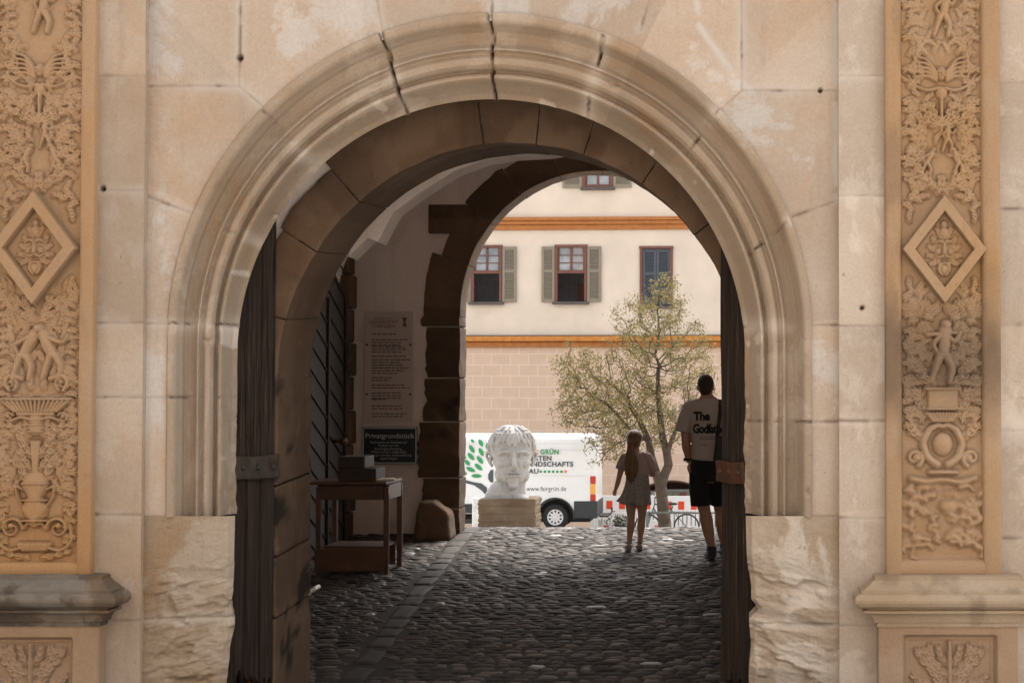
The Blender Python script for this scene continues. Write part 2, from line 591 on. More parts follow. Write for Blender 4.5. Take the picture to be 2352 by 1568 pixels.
CZs = gz(CY) - 0.045 + hgt[:, None, None] * dome + (lx * tx[:, None, None] + ly * ty[:, None, None]) + rs.normal(0, 0.0018, (Ns, k, k))
V = np.stack([CX, CY, CZs], -1).reshape(-1, 3)
q = gridfaces(k, k)
q = q[:, ::-1]
Fq = (q[None] + (np.arange(Ns) * k * k)[:, None, None]).reshape(-1, 4)
rnd = np.repeat(np.where(S_[:, 4] == 1, rs.uniform(0.15, 0.5, Ns), rs.rand(Ns)), k * k)
tag(link('cobbled_path', make_mesh('cobbled_path', V, Fq, True, {'rnd': rnd}), M['cobble']), kind='structure')


# ------------------------------------------------------------------ the gatehouse
GATE = empty('gatehouse', (float(fx(1125)), YF, float(gz(YF))),
             'cream sandstone gatehouse with a moulded round arch, carved ochre pilasters and an open vaulted passage', 'gatehouse')


def segdist(X, Z, segs):
    d = np.full(X.shape, 9.0)
    for (a, b, c, e) in segs:
        x0, z0, x1, z1 = float(fx(a)), float(fz(b)), float(fx(c)), float(fz(e))
        dx, dz = x1 - x0, z1 - z0
        tt = np.clip(((X - x0) * dx + (Z - z0) * dz) / (dx * dx + dz * dz + 1e-9), 0, 1)
        d = np.minimum(d, np.hypot(X - x0 - tt * dx, Z - z0 - tt * dz))
    return d


def masonry(name, x0, x1, y0, y1, yb, segs, mat, parent, keepf=None, res=0.008, holes=(), rough=1.0, seed=3, pale_segs=()):
    """a sheet of ashlar facing the camera, photo box x0..x1, y0..y1 on the facade, at depth yb, with worn joints"""
    X0, X1, Z0, Z1 = float(fx(x0)), float(fx(x1)), float(fz(y1)), float(fz(y0))
    n, m = int((Z1 - Z0) / res) + 2, int((X1 - X0) / res) + 2
    X, Z = np.meshgrid(np.linspace(X0, X1, m), np.linspace(Z0, Z1, n))
    wob = 0.006 * (fbm(X * 7, Z * 7, seed) - 0.5)
    d = segdist(X + wob, Z + wob, segs)
    nz = fbm(X * 9, Z * 9, seed + 4, 4)
    n2 = fbm(X * 3, Z * 3, seed + 9, 4)
    g = np.exp(-(d / (0.0065 + 0.003 * sstep(0.62, 0.7, nz))) ** 2) * (0.12 + 0.35 * sstep(0.4, 0.6, nz) + 0.6 * sstep(0.63, 0.68, nz))
    arr = np.exp(-(d / 0.012) ** 2) * 0.3
    Y = yb + 0.010 * g + 0.003 * arr - 0.010 * (n2 - 0.5) * rough - 0.005 * (nz - 0.5) * rough
    pale = np.exp(-(d / 0.035) ** 2) * sstep(0.45, 0.62, n2) * 0.4
    if pale_segs:
        pale = np.maximum(pale, np.exp(-(segdist(X + wob * 2, Z, pale_segs) / 0.02) ** 2) * 0.8 * sstep(0.3, 0.5, nz))
    dirt = np.clip(g * 0.45 + 0.16 * np.exp(-(d / 0.006) ** 2), 0, 1)
    for (hx, hy, r) in holes:
        q = np.hypot(X - float(fx(hx)), Z - float(fz(hy))) / (r / SF)
        Y += 0.05 * np.exp(-q ** 4)
        dirt = np.maximum(dirt, np.exp(-q ** 4))
    yb_rows = np.array(sorted(float(fz(q[1])) for q in segs)) if name == 'wall_strip' else None
    tone = np.random.RandomState(seed).uniform(-0.6, 0.6, 40)[np.searchsorted(yb_rows, Z)] if yb_rows is not None else block_tone(fxpx(X), PY - (Z - float(fz(PY))) * SF)
    keep = None
    if keepf is not None:
        kp = keepf(X, Z)
        keep = (kp[:-1, :-1] | kp[1:, :-1] | kp[:-1, 1:] | kp[1:, 1:])
    return link(name, grid_mesh(name, X, Y, Z, keep, True, {'dirt': dirt, 'pale': np.clip(pale, 0, 1), 'tone': tone}), mat, parent)


def block_tone(Xp, Yp, seed=0):
    """a shade of its own for each wedge of wall round the arch (photo units)"""
    a = np.degrees(np.arctan2(790 - Yp, Xp - 1125))
    edges = np.array([-200, -31, -14, 4, 23, 45.5, 63, 90, 109, 134, 155, 176, 189, 200])
    k = np.searchsorted(edges, a)
    k = np.where(Yp > 1184, 20, k) + np.where((np.abs(Xp - 1125) > 580) & (Yp < 203), 7, 0)
    return np.random.RandomState(31 + seed).uniform(-0.5, 0.5, 40)[k]


def rad(tt):
    return 740 - 155 * tt


def outside_arch(X, Z):
    px, py = fxpx(X), PY - (Z - float(fz(PY))) * SF
    return np.where(py < 770, np.hypot(px - 1125, py - 770) > 728, np.abs(px - 1125) > 728)


J_wall = [(330, 198, 545, 198), (545, -200, 545, 198), (545, 198, 605, 250), (335, 452, 445, 492), (845, -80, 875, 80), (1128, -100, 1126, 40),
          (1508, -60, 1470, 70), (1703, -200, 1703, 208), (1703, 208, 1930, 208), (1703, 208, 1655, 250), (1820, 498, 1920, 462),
          (330, 742, 400, 742), (1860, 746, 1930, 746), (330, 912, 400, 912), (1860, 968, 1930, 968), (700, -200, 700, -90), (1250, -200, 1250, -60)]
masonry('facade_wall', 328, 1936, -420, 1190, YF, J_wall, M['wall'], GATE, outside_arch, holes=[(545, 133, 7), (1885, 208, 5), (1973, 707, 5)],
        pale_segs=[(1600, 0, 1606, 60), (1606, 60, 1700, 195), (1922, 0, 1922, 460)])
# flat strips between the arch and the pilasters, a little proud of the wall
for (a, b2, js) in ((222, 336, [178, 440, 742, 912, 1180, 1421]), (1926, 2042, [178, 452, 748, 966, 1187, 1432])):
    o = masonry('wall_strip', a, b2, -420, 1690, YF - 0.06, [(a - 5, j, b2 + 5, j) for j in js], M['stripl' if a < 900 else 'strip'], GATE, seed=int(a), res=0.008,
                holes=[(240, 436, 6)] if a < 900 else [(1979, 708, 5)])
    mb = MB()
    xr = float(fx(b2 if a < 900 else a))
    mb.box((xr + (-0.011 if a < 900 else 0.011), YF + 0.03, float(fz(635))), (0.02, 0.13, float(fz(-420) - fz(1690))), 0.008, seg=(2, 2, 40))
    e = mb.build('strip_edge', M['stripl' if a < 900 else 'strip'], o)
for (a, b2) in ((-420, -24), (2286, 2760)):
    masonry('wall_strip', a, b2, -420, 1690, YF - 0.03, [(a - 5, j, b2 + 5, j) for j in (192, 480, 745, 985, 1235)], M['strip'], GATE, seed=41, res=0.014)

# the moulded arch: one profile swept up the left jamb, round the arch and down the right jamb
prof = [(0.0, 0.05), (0.0, -0.02), (0.03, -0.035), (0.10, -0.03), (0.135, -0.015), (0.16, 0.025), (0.21, 0.078), (0.29, 0.105), (0.355, 0.09), (0.40, 0.04),
        (0.425, 0.036), (0.44, 0.075), (0.47, 0.085), (0.52, 0.058), (0.59, 0.066), (0.635, 0.092), (0.665, 0.14), (0.69, 0.143), (0.705, 0.105),
        (0.745, 0.092), (0.775, 0.112), (0.80, 0.135), (0.86, 0.19), (0.93, 0.245), (1.0, 0.28)]
pt = np.array([p[0] for p in prof])
pdp = np.array([p[1] * (1.02 if 0.1 < p[0] < 0.76 else 1.0) for p in prof])
tq = np.concatenate([[0.0], np.linspace(0, 1, 96), [1.0, 1.0, 1.0, 0.98, 0.6]])
dq = np.concatenate([[0.06], np.interp(np.linspace(0, 1, 96), pt, pdp), [0.29, 0.30, 0.31, 0.32, 0.32]])
dq[1:97] = np.convolve(np.pad(dq[1:97], 2, 'edge'), [0.0, 0.15, 0.7, 0.15, 0.0], 'valid')
nj, na = 110, 420
path = [('L', k / (nj - 1)) for k in range(nj)] + [('A', k / na) for k in range(1, na)] + [('R', 1 - k / (nj - 1)) for k in range(nj)]
PXa = np.zeros((len(path), len(tq)))
PYa = np.zeros_like(PXa)
Sg = np.zeros_like(PXa)
bot = 1186.0
for i, (kind, f) in enumerate(path):
    r, cy = rad(tq), 770 + 40 * tq
    if kind == 'A':
        a = math.pi * (1 - f)
        PXa[i], PYa[i] = 1125 + r * math.cos(a), cy - r * math.sin(a)
    else:
        PXa[i], PYa[i] = 1125 + (-r if kind == 'L' else r), bot + (cy - bot) * f
spread = np.maximum(1 + (dq - 0.05) / YF, 1.0)[None]
Xm = (PXa - PX) / F * YF * spread
Zm = CZ + (fz(PYa) - CZ) * (1 + (spread - 1) * sstep(1186, 1100, PYa))
T2 = np.broadcast_to(tq, Xm.shape)
nz = fbm(Xm * 8 + 3, Zm * 8, 21, 5)
nzb = fbm(Xm * 2.2 + 1, Zm * 2.2, 27, 4)
nzf = fbm(Xm * 22 + 3, Zm * 22, 31, 3)
Ym = YF + np.broadcast_to(dq, Xm.shape) + 0.005 * (nz - 0.5) + 0.007 * (nzb - 0.5)
low = sstep(700, 1150, PYa)
ero = sstep(0.62, 0.95, T2) * (low * 0.8 + 0.25 * sstep(0.55, 0.7, nzb))
Ym += ero * (0.10 * (nz - 0.45) + 0.05 * (nzf - 0.5))
sgn = np.sign(PXa - 1125)
Xm = Xm + sgn * ero * np.where(T2 > 0.9, 0.07 * (nz - 0.42), 0)
Ym += 0.02 * sstep(0.6, 0.68, nzb) * sstep(0.62, 0.72, nz)
vj = [(873, 75, 918, 265), (1126, 25, 1122, 232), (1385, 85, 1338, 250), (1662, 242, 1540, 392), (1828, 496, 1690, 605), (590, 240, 700, 368), (480, 508, 560, 552),
      (380, 742, 560, 742), (1690, 747, 1870, 747), (380, 912, 560, 914), (1700, 968, 1870, 968)]
strong = vj[:3]
d = segdist(Xm + 0.006 * (nz - 0.5), Zm, vj)
ds = segdist(Xm + 0.03 * (nz - 0.5), Zm + 0.02 * (nzf - 0.5), strong)
g = np.exp(-(d / 0.007) ** 2) * (0.15 + 0.9 * sstep(0.4, 0.6, nz))
gs = np.exp(-(ds / (0.005 + 0.006 * nz)) ** 2) * sstep(0.3, 0.5, nz)
Ym += 0.018 * g + 0.035 * gs
dirt = np.clip(0.7 * g * sstep(0.45, 0.6, nz) + 0.65 * gs, 0, 1)
pale = np.clip(np.exp(-(d / 0.05) ** 2) * sstep(0.5, 0.62, nzb) * 0.5 + sstep(0.69, 0.73, nz) * sstep(0.55, 0.8, T2) * 0.6, 0, 1)
crisp(link('arch_moulding', grid_mesh('arch_moulding', Xm, Ym, Zm, None, True, {'dirt': dirt, 'pale': pale, 'tone': block_tone(PXa, PYa, 1)}), M['mould'], GATE), 40)

# worn plinth blocks of the jambs
for side in (-1, 1):
    nr, ncf, ncr = 260, 110, 26
    zz = np.linspace(float(fz(1710)), float(fz(1184)), nr)
    yy = 1184 + (float(fz(1184)) - zz) * SF
    if side < 0:
        inner = np.interp(yy, [1184, 1300, 1390, 1430, 1500, 1590], [541, 539, 534, 541, 528, 520])
        outer = np.full(nr, 334.0)
    else:
        inner = np.interp(yy, [1184, 1280, 1330, 1375, 1400, 1420, 1590], [1713, 1715, 1722, 1724, 1742, 1722, 1722])
        outer = np.full(nr, 1928.0)
    cf = np.linspace(0, 1, ncf)
    cr = np.linspace(0, 1, ncr)[1:]
    PXb = np.concatenate([outer[:, None] + (inner - outer)[:, None] * cf, np.repeat(inner[:, None], ncr - 1, 1)], 1)
    Xb = fx(PXb)
    Zb = np.repeat(zz[:, None], PXb.shape[1], 1)
    depth = np.concatenate([np.zeros(ncf), cr * 0.33])[None].repeat(nr, 0)
    sd = 60 if side < 0 else 80
    tilt = 0.22 * (Xb - Xb.min()) * (1 if side > 0 else -1)
    lay = fbm(Xb * 1.3, (Zb + tilt) * 14, sd, 4)
    lay2 = fbm(Xb * 3.5, (Zb + tilt * 0.7) * 6, sd + 6, 4)
    big = fbm(Xb * 2.2, Zb * 2.2, sd + 3, 3)
    yyb = np.repeat(yy[:, None], PXb.shape[1], 1)
    er = 0.55 * sstep(1250, 1330, yyb + 90 * (big - 0.5)) * (0.35 + 0.9 * sstep(0, 0.4, np.repeat(np.concatenate([cf, np.ones(ncr - 1)])[None], nr, 0)))
    fin = fbm(Xb * 16, (Zb + tilt) * 40, sd + 21, 4)
    cav = er * (0.040 * sstep(0.46, 0.56, lay2) + 0.045 * (lay - 0.4) + 0.04 * (big - 0.4) + 0.022 * (fin - 0.5)) + 0.010 * (lay2 - 0.5) + 0.006 * (fin - 0.5)
    jt = [(334, 1423, 545, 1418)] if side < 0 else [(1722, 1432, 1930, 1432)]
    dj = segdist(Xb, Zb + 0.02 * (big - 0.5), jt)
    gj = np.exp(-(dj / 0.01) ** 2)
    rnd_e = np.concatenate([sstep(0.93, 1.0, cf) * 0.03, np.full(ncr - 1, 0.03)])[None]
    Yb = YF - 0.015 + depth + cav * np.where(depth > 0, 0.4, 1) + 0.012 * gj + rnd_e
    Xb = Xb * (1 + np.maximum(depth, 0) / YF) + side * np.where(np.arange(PXb.shape[1])[None] >= ncf - 4, 0.05 * (lay2 - 0.5) * er, 0)
    dirt = np.clip(0.3 * gj * (big > 0.5) + 0.45 * er * sstep(0.5, 0.7, lay), 0, 1)
    pale = np.clip(0.5 * np.exp(-(dj / 0.03) ** 2) + 1.8 * er * sstep(0.5, 0.66, fbm(Xb * 2, Zb * 5, sd + 11, 4)) * (0.7 if side > 0 else 0.3), 0, 1)
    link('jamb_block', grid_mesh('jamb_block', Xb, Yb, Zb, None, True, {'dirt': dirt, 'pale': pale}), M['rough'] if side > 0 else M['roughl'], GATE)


# ------------------------------------------------------------------ carved relief
class Relief:
    """height field in photo units; everything drawn on the right half is mirrored"""
    def __init__(self, cx, x0, x1, y0, y1, step=1.15, seed=1):
        self.cx, self.step = cx, step
        self.xs = np.arange(x0, x1 + step * 0.5, step)
        self.ys = np.arange(y0, y1 + step * 0.5, step)
        self.H = np.zeros((len(self.ys), len(self.xs)))
        self.rs = np.random.RandomState(seed)

    def bump(self, x, y, r, h, base=0.0, ry=None, ang=0.0):
        ry = ry or r
        m = max(r, ry)
        i0, i1 = np.searchsorted(self.ys, [y - m, y + m])
        j0, j1 = np.searchsorted(self.xs, [x - m, x + m])
        if i0 >= i1 or j0 >= j1:
            return
        Y, X = np.meshgrid(self.ys[i0:i1] - y, self.xs[j0:j1] - x, indexing='ij')
        if ang:
            X, Y = X * math.cos(ang) + Y * math.sin(ang), -X * math.sin(ang) + Y * math.cos(ang)
        q = (X / r) ** 2 + (Y / ry) ** 2
        h_ = np.where(q < 1, base + h * np.sqrt(np.clip(1 - q, 0, 1)), 0)
        self.H[i0:i1, j0:j1] = np.maximum(self.H[i0:i1, j0:j1], h_)

    def both(self, fn, *a, **k):
        fn(1, *a, **k)
        fn(-1, *a, **k)

    def stroke(self, s, pts, w0, w1, h, base=0.0):
        P = np.array(pts, float)
        L = np.concatenate([[0], np.cumsum(np.hypot(*np.diff(P, axis=0).T))])
        n = max(3, int(L[-1] / 1.6))
        tt = np.linspace(0, L[-1], n)
        px, py = np.interp(tt, L, P[:, 0]), np.interp(tt, L, P[:, 1])
        if len(P) > 2:
            kk = max(1, n // (2 * len(P)))
            ker = np.ones(2 * kk + 1) / (2 * kk + 1)
            px = np.convolve(np.pad(px, kk, 'edge'), ker, 'valid')
            py = np.convolve(np.pad(py, kk, 'edge'), ker, 'valid')
        for i in range(n):
            wq = w0 + (w1 - w0) * i / (n - 1)
            self.bump(self.cx + s * px[i], py[i], wq, h * (0.5 + 0.5 * wq / max(w0, w1)), base)

    def leaf(self, s, x, y, ang, L, w, h, curl=0.6, base=0.0):
        n = 9
        px, py, a = [x], [y], ang
        for i in range(n):
            px.append(px[-1] + math.cos(a) * L / n)
            py.append(py[-1] - math.sin(a) * L / n)
            a += curl / n
        self.stroke(s, list(zip(px, py)), w * 0.70, w * 0.30, h * 0.62, base)      # the blade
        self.stroke(s, list(zip(px, py)), w * 0.20, w * 0.12, h * 1.0, base)       # its rib
        for k, f in enumerate((1, 4, 7)):
            aa = ang + curl * f / n
            ll = w * (1.05 - 0.14 * k)
            for sg in (-1, 1):
                b_ = aa + sg * 0.85
                self.stroke(s, [(px[f], py[f]), (px[f] + math.cos(b_) * ll * 0.6, py[f] - math.sin(b_) * ll * 0.6),
                                (px[f] + math.cos(b_ - sg * 0.5) * ll, py[f] - math.sin(b_ - sg * 0.5) * ll)], w * 0.25, w * 0.20, h * 0.92, base)

    def scroll(self, s, x, y, r, a0, turns, w, h, base=0.0):
        n = 26
        P = []
        for i in range(n):
            f = i / (n - 1)
            a = a0 + turns * 2 * math.pi * f
            rr = r * (1 - 0.75 * f)
            P.append((x + rr * math.cos(a), y + rr * math.sin(a)))
        self.stroke(s, P, w, w * 0.6, h, base)
        self.bump(self.cx + s * P[-1][0], P[-1][1], w * 1.5, h * 1.1, base)

    def face(self, x, y, r, h):
        self.bump(x, y, r, h, ry=r * 1.25)
        for s in (-1, 1):
            self.bump(x + s * r * 0.5, y - r * 0.25, r * 0.3, h * 1.1)
            self.bump(x + s * r * 0.42, y + r * 0.35, r * 0.36, h * 1.1)
        self.bump(x, y + r * 0.1, r * 0.2, h * 1.45, ry=r * 0.45)
        self.bump(x, y + r * 0.85, r * 0.35, h * 1.0, ry=r * 0.2)

    def filler(self, n, ymin, ymax, xmax, h=0.018, Lr=(16, 34)):
        for _ in range(n):
            x, y = self.rs.uniform(12, xmax), self.rs.uniform(ymin, ymax)
            a = self.rs.uniform(-0.6, 2.2)
            args = (x, y, a, self.rs.uniform(*Lr), self.rs.uniform(9, 14), h * self.rs.uniform(0.7, 1.25), self.rs.uniform(-1.6, 1.6))
            self.leaf(1, *args)
            self.leaf(-1, *args)

    def blur(self, it=1):
        for _ in range(it):
            p = np.pad(self.H, 1, 'edge')
            self.H = (p[1:-1, 1:-1] * 4 + (p[:-2, 1:-1] + p[2:, 1:-1] + p[1:-1, :-2] + p[1:-1, 2:]) * 2
                      + p[:-2, :-2] + p[2:, 2:] + p[:-2, 2:] + p[2:, :-2]) / 16

    def mesh(self, name, y_plane, dirt=0.35, seed=3, keep=None, amp=1.15):
        X, Yp = np.meshgrid(self.xs, self.ys)
        X3, Z3 = fx(X), fz(Yp)
        nz = fbm(X3 * 14, Z3 * 14, seed, 4)
        Y3 = y_plane - self.H * amp + 0.006 * (nz - 0.5)
        bl = self.H.copy()
        p = np.pad(bl, 4, 'edge')
        av = sum(p[4 + a:p.shape[0] - 4 + a, 4 + c:p.shape[1] - 4 + c] for a in (-4, -2, 0, 2, 4) for c in (-4, -2, 0, 2, 4)) / 25
        cav = np.clip((av - self.H) / 0.012, 0, 1)          # grime lodged in the hollows of the carving
        o = grid_mesh(name, X3[::-1], Y3[::-1], Z3[::-1], keep, True, {'dirt': (cav * dirt)[::-1], 'pale': np.zeros_like(cav)})
        return o


def figure(Rl, s, x, y, sc, h, base=0.0, lean=0.0):
    """a small carved nude figure: head, trunk, limbs"""
    st = Rl.stroke
    Rl.bump(Rl.cx + s * (x + lean * 34 * sc), y - 34 * sc, 6.5 * sc, h * 1.2, base)
    st(s, [(x + lean * 26 * sc, y - 26 * sc), (x, y)], 8.5 * sc, 7 * sc, h * 1.1, base)
    st(s, [(x + lean * 22 * sc, y - 24 * sc), (x + 13 * sc, y - 14 * sc), (x + 20 * sc, y - 26 * sc)], 4.2 * sc, 3 * sc, h, base)
    st(s, [(x + lean * 22 * sc - 3 * sc, y - 24 * sc), (x - 12 * sc, y - 12 * sc), (x - 6 * sc, y - 1 * sc)], 4.2 * sc, 3 * sc, h, base)
    st(s, [(x + 3 * sc, y), (x + 11 * sc, y + 15 * sc), (x + 7 * sc, y + 33 * sc)], 6 * sc, 3.6 * sc, h, base)
    st(s, [(x - 3 * sc, y), (x - 9 * sc, y + 16 * sc), (x - 14 * sc, y + 32 * sc)], 6 * sc, 3.6 * sc, h, base)


def vase(Rl, y0, y1, rmax, h):
    n = 26
    for i in range(n):
        f = i / (n - 1)
        y = y0 + (y1 - y0) * f
        r = rmax * (0.75 + 0.25 * math.cos(f * 9)) * (1.0 if f < 0.7 else 1 - (f - 0.7) * 1.6)
        for s in np.linspace(-0.8, 0.8, 7):
            Rl.bump(Rl.cx + s * r, y, max(2.5, (1 - abs(s)) * r + 3), h * (0.75 + 0.25 * (1 - s * s)))
    for y in (y0, y0 + (y1 - y0) * 0.45, y1):
        Rl.stroke(1, [(-rmax, y), (rmax, y)], 2.6, 2.6, h * 1.25)


def upper_half(Rl, hw, dy=0, seed=0):
    """the part of a pilaster above and just under the lozenge, drawn round photo height 0..700"""
    st, lf, b2 = Rl.stroke, Rl.leaf, Rl.both
    Rl.filler(80, -230 + dy, 435 + dy, hw - 8, 0.022, (18, 36))
    for k in range(9):          # edge leaves all the way up
        yy = -200 + 72 * k + dy
        b2(lf, hw - 30, yy, 0.5, 30, 14, 0.026, -1.2)
        b2(lf, hw - 14, yy + 36, 2.2, 26, 12, 0.024, 1.3)
    figure(Rl, 1, 4, 35 + dy, 1.5, 0.038, lean=0.2)
    figure(Rl, 1, 0, -150 + dy, 1.5, 0.038)
    b2(st, [(0, -30 + dy), (20, -58 + dy), (50, -70 + dy), (62, -50 + dy)], 6, 4, 0.03)
    # winged creature with a head at the middle
    Rl.face(Rl.cx, 168 + dy, 13, 0.036)
    for k in range(5):
        b2(st, [(10, 185 - 4 * k + dy), (34, 172 - 9 * k + dy), (60, 178 - 12 * k + dy), (70 - 4 * k, 150 - 10 * k + dy)], 5, 3, 0.027 + 0.002 * k)
    b2(Rl.scroll, 62, 152 + dy, 16, 0.5, 1.2, 4, 0.026)
    b2(st, [(4, 200 + dy), (30, 208 + dy), (62, 196 + dy), (78, 170 + dy)], 5, 3, 0.028)
    Rl.bump(Rl.cx, 212 + dy, 14, 0.034, ry=16)
    # fan of leaves on a stalk
    st(1, [(0, 222 + dy), (0, 300 + dy)], 5, 4, 0.032)
    for a, L in ((0.25, 62), (0.6, 66), (1.0, 58)):
        b2(lf, 3, 288 + dy, a, L, 17, 0.032, 0.5)
    figure(Rl, 1, 14, 318 + dy, 0.9, 0.034)
    for k in range(5):
        b2(lf, 40 + 5 * (k % 2), 300 + k * 16 + dy, 0.2 + 0.2 * (k % 3), 34, 14, 0.028, 0.9 - 0.5 * k)
    figure(Rl, 1, -34, 372 + dy, 0.9, 0.032, lean=0.5)
    figure(Rl, 1, 40, 372 + dy, 0.9, 0.03, lean=-0.4)
    b2(lf, 18, 425 + dy, 0.5, 56, 18, 0.03, 0.9)
    b2(lf, 8, 440 + dy, 2.0, 40, 14, 0.03, -0.8)


def corner_leaves(Rl, hw, cy):
    """foliage in the four corners left by the lozenge"""
    for (x, dy, a, c) in ((58, -112, 0.3, 0.9), (76, -92, 0.9, -0.8), (84, -66, 1.4, 0.8), (40, -122, 0.1, -0.7), (66, -132, 0.8, 0.6), (86, -112, 2.0, 0.7), (20, -138, 0.5, 0.8)):
        x = min(x, hw - 6)
        Rl.both(Rl.leaf, x - 8, cy + dy, a, 26, 12, 0.026, c)
        Rl.both(Rl.leaf, x - 8, cy - dy, -a, 26, 12, 0.026, -c)


def medallion(name, cx, cy, a, b_, y_plane, mat, parent, seed):
    """lozenge frame round a leafy mask"""
    Rl = Relief(cx, cx - a - 4, cx + a + 4, cy - b_ - 5, cy + b_ + 5, 1.0, seed)
    st, lf = Rl.stroke, Rl.leaf
    for s in (1, -1):
        for k in range(4):
            Rl.leaf(s, 10, cy - 4 + 8 * k, 0.75 - 0.5 * k, 30, 12, 0.016, 0.5)
        Rl.leaf(s, 4, cy - 22, 1.3, 30, 12, 0.016, -0.5)
        st(s, [(3, cy - 16), (12, cy - 20), (21, cy - 14)], 5, 3, 0.034)          # brow
        Rl.bump(cx + s * 11, cy - 8, 5, 0.026, ry=3.5)                             # eye
        Rl.bump(cx + s * 14, cy + 5, 9, 0.032)                                     # cheek
        st(s, [(3, cy + 15), (13, cy + 19), (23, cy + 12)], 4.5, 2.5, 0.034)       # moustache
        st(s, [(8, cy + 32), (14, cy + 46), (4, cy + 60)], 6, 3, 0.024)            # beard
    Rl.bump(cx, cy + 2, 20, 0.020, ry=27)
    Rl.bump(cx, cy - 38, 13, 0.026, ry=15)
    Rl.bump(cx, cy - 58, 9, 0.022)
    st(1, [(0, cy - 12), (0, cy + 8)], 4, 6.5, 0.044)                              # nose
    Rl.bump(cx, cy + 31, 9, 0.030, ry=3.5)                                         # lip
    Rl.bump(cx, cy + 46, 11, 0.028, ry=14)
    i0 = np.abs(Rl.ys - (cy + 23)) < 4
    j0 = np.abs(Rl.xs - cx) < 7
    Rl.H[np.ix_(i0, j0)] *= 0.25                                                   # open mouth
    Rl.blur(1)
    X, Y = np.meshgrid(Rl.xs, Rl.ys)
    q = np.abs(X - cx) / a + np.abs(Y - cy) / b_
    ring = sstep(1.0, 0.985, q) * 0.052 + sstep(1.05, 1.0, q) * 0.012
    inn = sstep(0.70, 0.685, q)
    Rl.H = np.where(q > 0.7, ring, ring * (1 - inn) + inn * (0.012 + Rl.H * sstep(0.70, 0.62, q)))
    kp = q < 1.05
    keep = (kp[:-1, :-1] | kp[1:, 1:])[::-1]
    return link(name, Rl.mesh(name, y_plane, 0.5, seed, keep), mat, parent)


def frame_bars(name, xo0, xi0, xi1, xo1, y0, y1, yb, y_front, y_panel, mat, parent):
    """the smooth raised border of a pilaster: two stiles and a foot rail with bevelled inner edges, in one mesh"""
    VV, FF, n = [], [], 0
    attrs_d = []
    zt, zb, zb2 = float(fz(y0)), float(fz(y1)), float(fz(yb))
    zs = np.linspace(zb2, zt, 420)
    for (xo, xi) in ((xo0, xi0), (xo1, xi1)):
        c = np.array([0, 0.0, 0.1, 0.3, 0.6, 0.78, 0.86, 0.93, 1.0])
        yd = np.array([YF + 0.05, y_front + 0.004, y_front, y_front, y_front, y_front, y_front + 0.006, y_front + 0.03, y_panel + 0.01])
        Xs = fx(xo + (xi - xo) * c)[None].repeat(len(zs), 0)
        Zs = zs[:, None].repeat(len(c), 1)
        Ys = yd[None] + 0.006 * (fbm(Xs * 5, Zs * 5, 90, 4) - 0.5) + 0.004 * (fbm(Xs * 25, Zs * 25, 93, 3) - 0.5)
        f = gridfaces(len(zs), len(c))
        VV.append(np.stack([Xs, Ys, Zs], -1).reshape(-1, 3))
        FF.append((f if xo < xi else f[:, ::-1]) + n)
        n += Xs.size
        attrs_d.append((0.5 * sstep(0.6, 0.68, fbm(Xs * 3, Zs * 1.2, 99, 4))).ravel() * 0.5)
    xr = np.linspace(float(fx(xi0 - 9)), float(fx(xi1 + 9)), 60)
    c = np.array([0, 0.0, 0.2, 0.6, 0.75, 0.9, 1.0])
    yd = np.array([YF + 0.05, y_front + 0.007, y_front + 0.004, y_front + 0.004, y_front + 0.010, y_front + 0.03, y_panel + 0.01])
    Zs = (zb2 + (zb - zb2) * c)[:, None].repeat(60, 1)
    Xs = xr[None].repeat(len(c), 0)
    Ys = yd[:, None] + 0.006 * (fbm(Xs * 5, Zs * 5, 96, 4) - 0.5)
    VV.append(np.stack([Xs, Ys, Zs], -1).reshape(-1, 3))
    FF.append(gridfaces(len(c), 60) + n)
    attrs_d.append(np.zeros(Xs.size))
    V = np.concatenate(VV)
    return link(name, make_mesh(name, V, np.concatenate(FF), True, {'dirt': np.concatenate(attrs_d), 'pale': np.zeros(len(V))}), mat, parent)


Y_FR, Y_PAN = YF - 0.125, YF - 0.085
# left pilaster
fl = frame_bars('pilaster', -34, 6, 193, 230, -420, 1282, 1318, Y_FR, Y_PAN, M['pil'], GATE)
Rl = Relief(100, 3, 197, -230, 1284, seed=3)
hw = 94
upper_half(Rl, hw)
st, lf, b2 = Rl.stroke, Rl.leaf, Rl.both
Rl.filler(90, 640, 1130, hw - 8, 0.02, (16, 32))
for k in range(16):
    yy = 690 + 36 * k
    b2(lf, hw - 26, yy, 0.4, 24, 12, 0.025, -1.0)
    b2(lf, hw - 12, yy + 16, 2.4, 20, 10, 0.022, 1.2)
b2(lf, 10, 735, 1.0, 56, 18, 0.03, 0.6)
b2(lf, 8, 740, 0.3, 60, 18, 0.03, 0.9)
figure(Rl, 1, -30, 815, 1.75, 0.045, lean=0.55)
figure(Rl, 1, 38, 815, 1.75, 0.045, lean=-0.5)
b2(st, [(30, 870), (60, 860), (74, 880), (60, 898)], 7, 5, 0.034)
b2(Rl.scroll, 60, 880, 18, 2, 1.3, 4, 0.03)
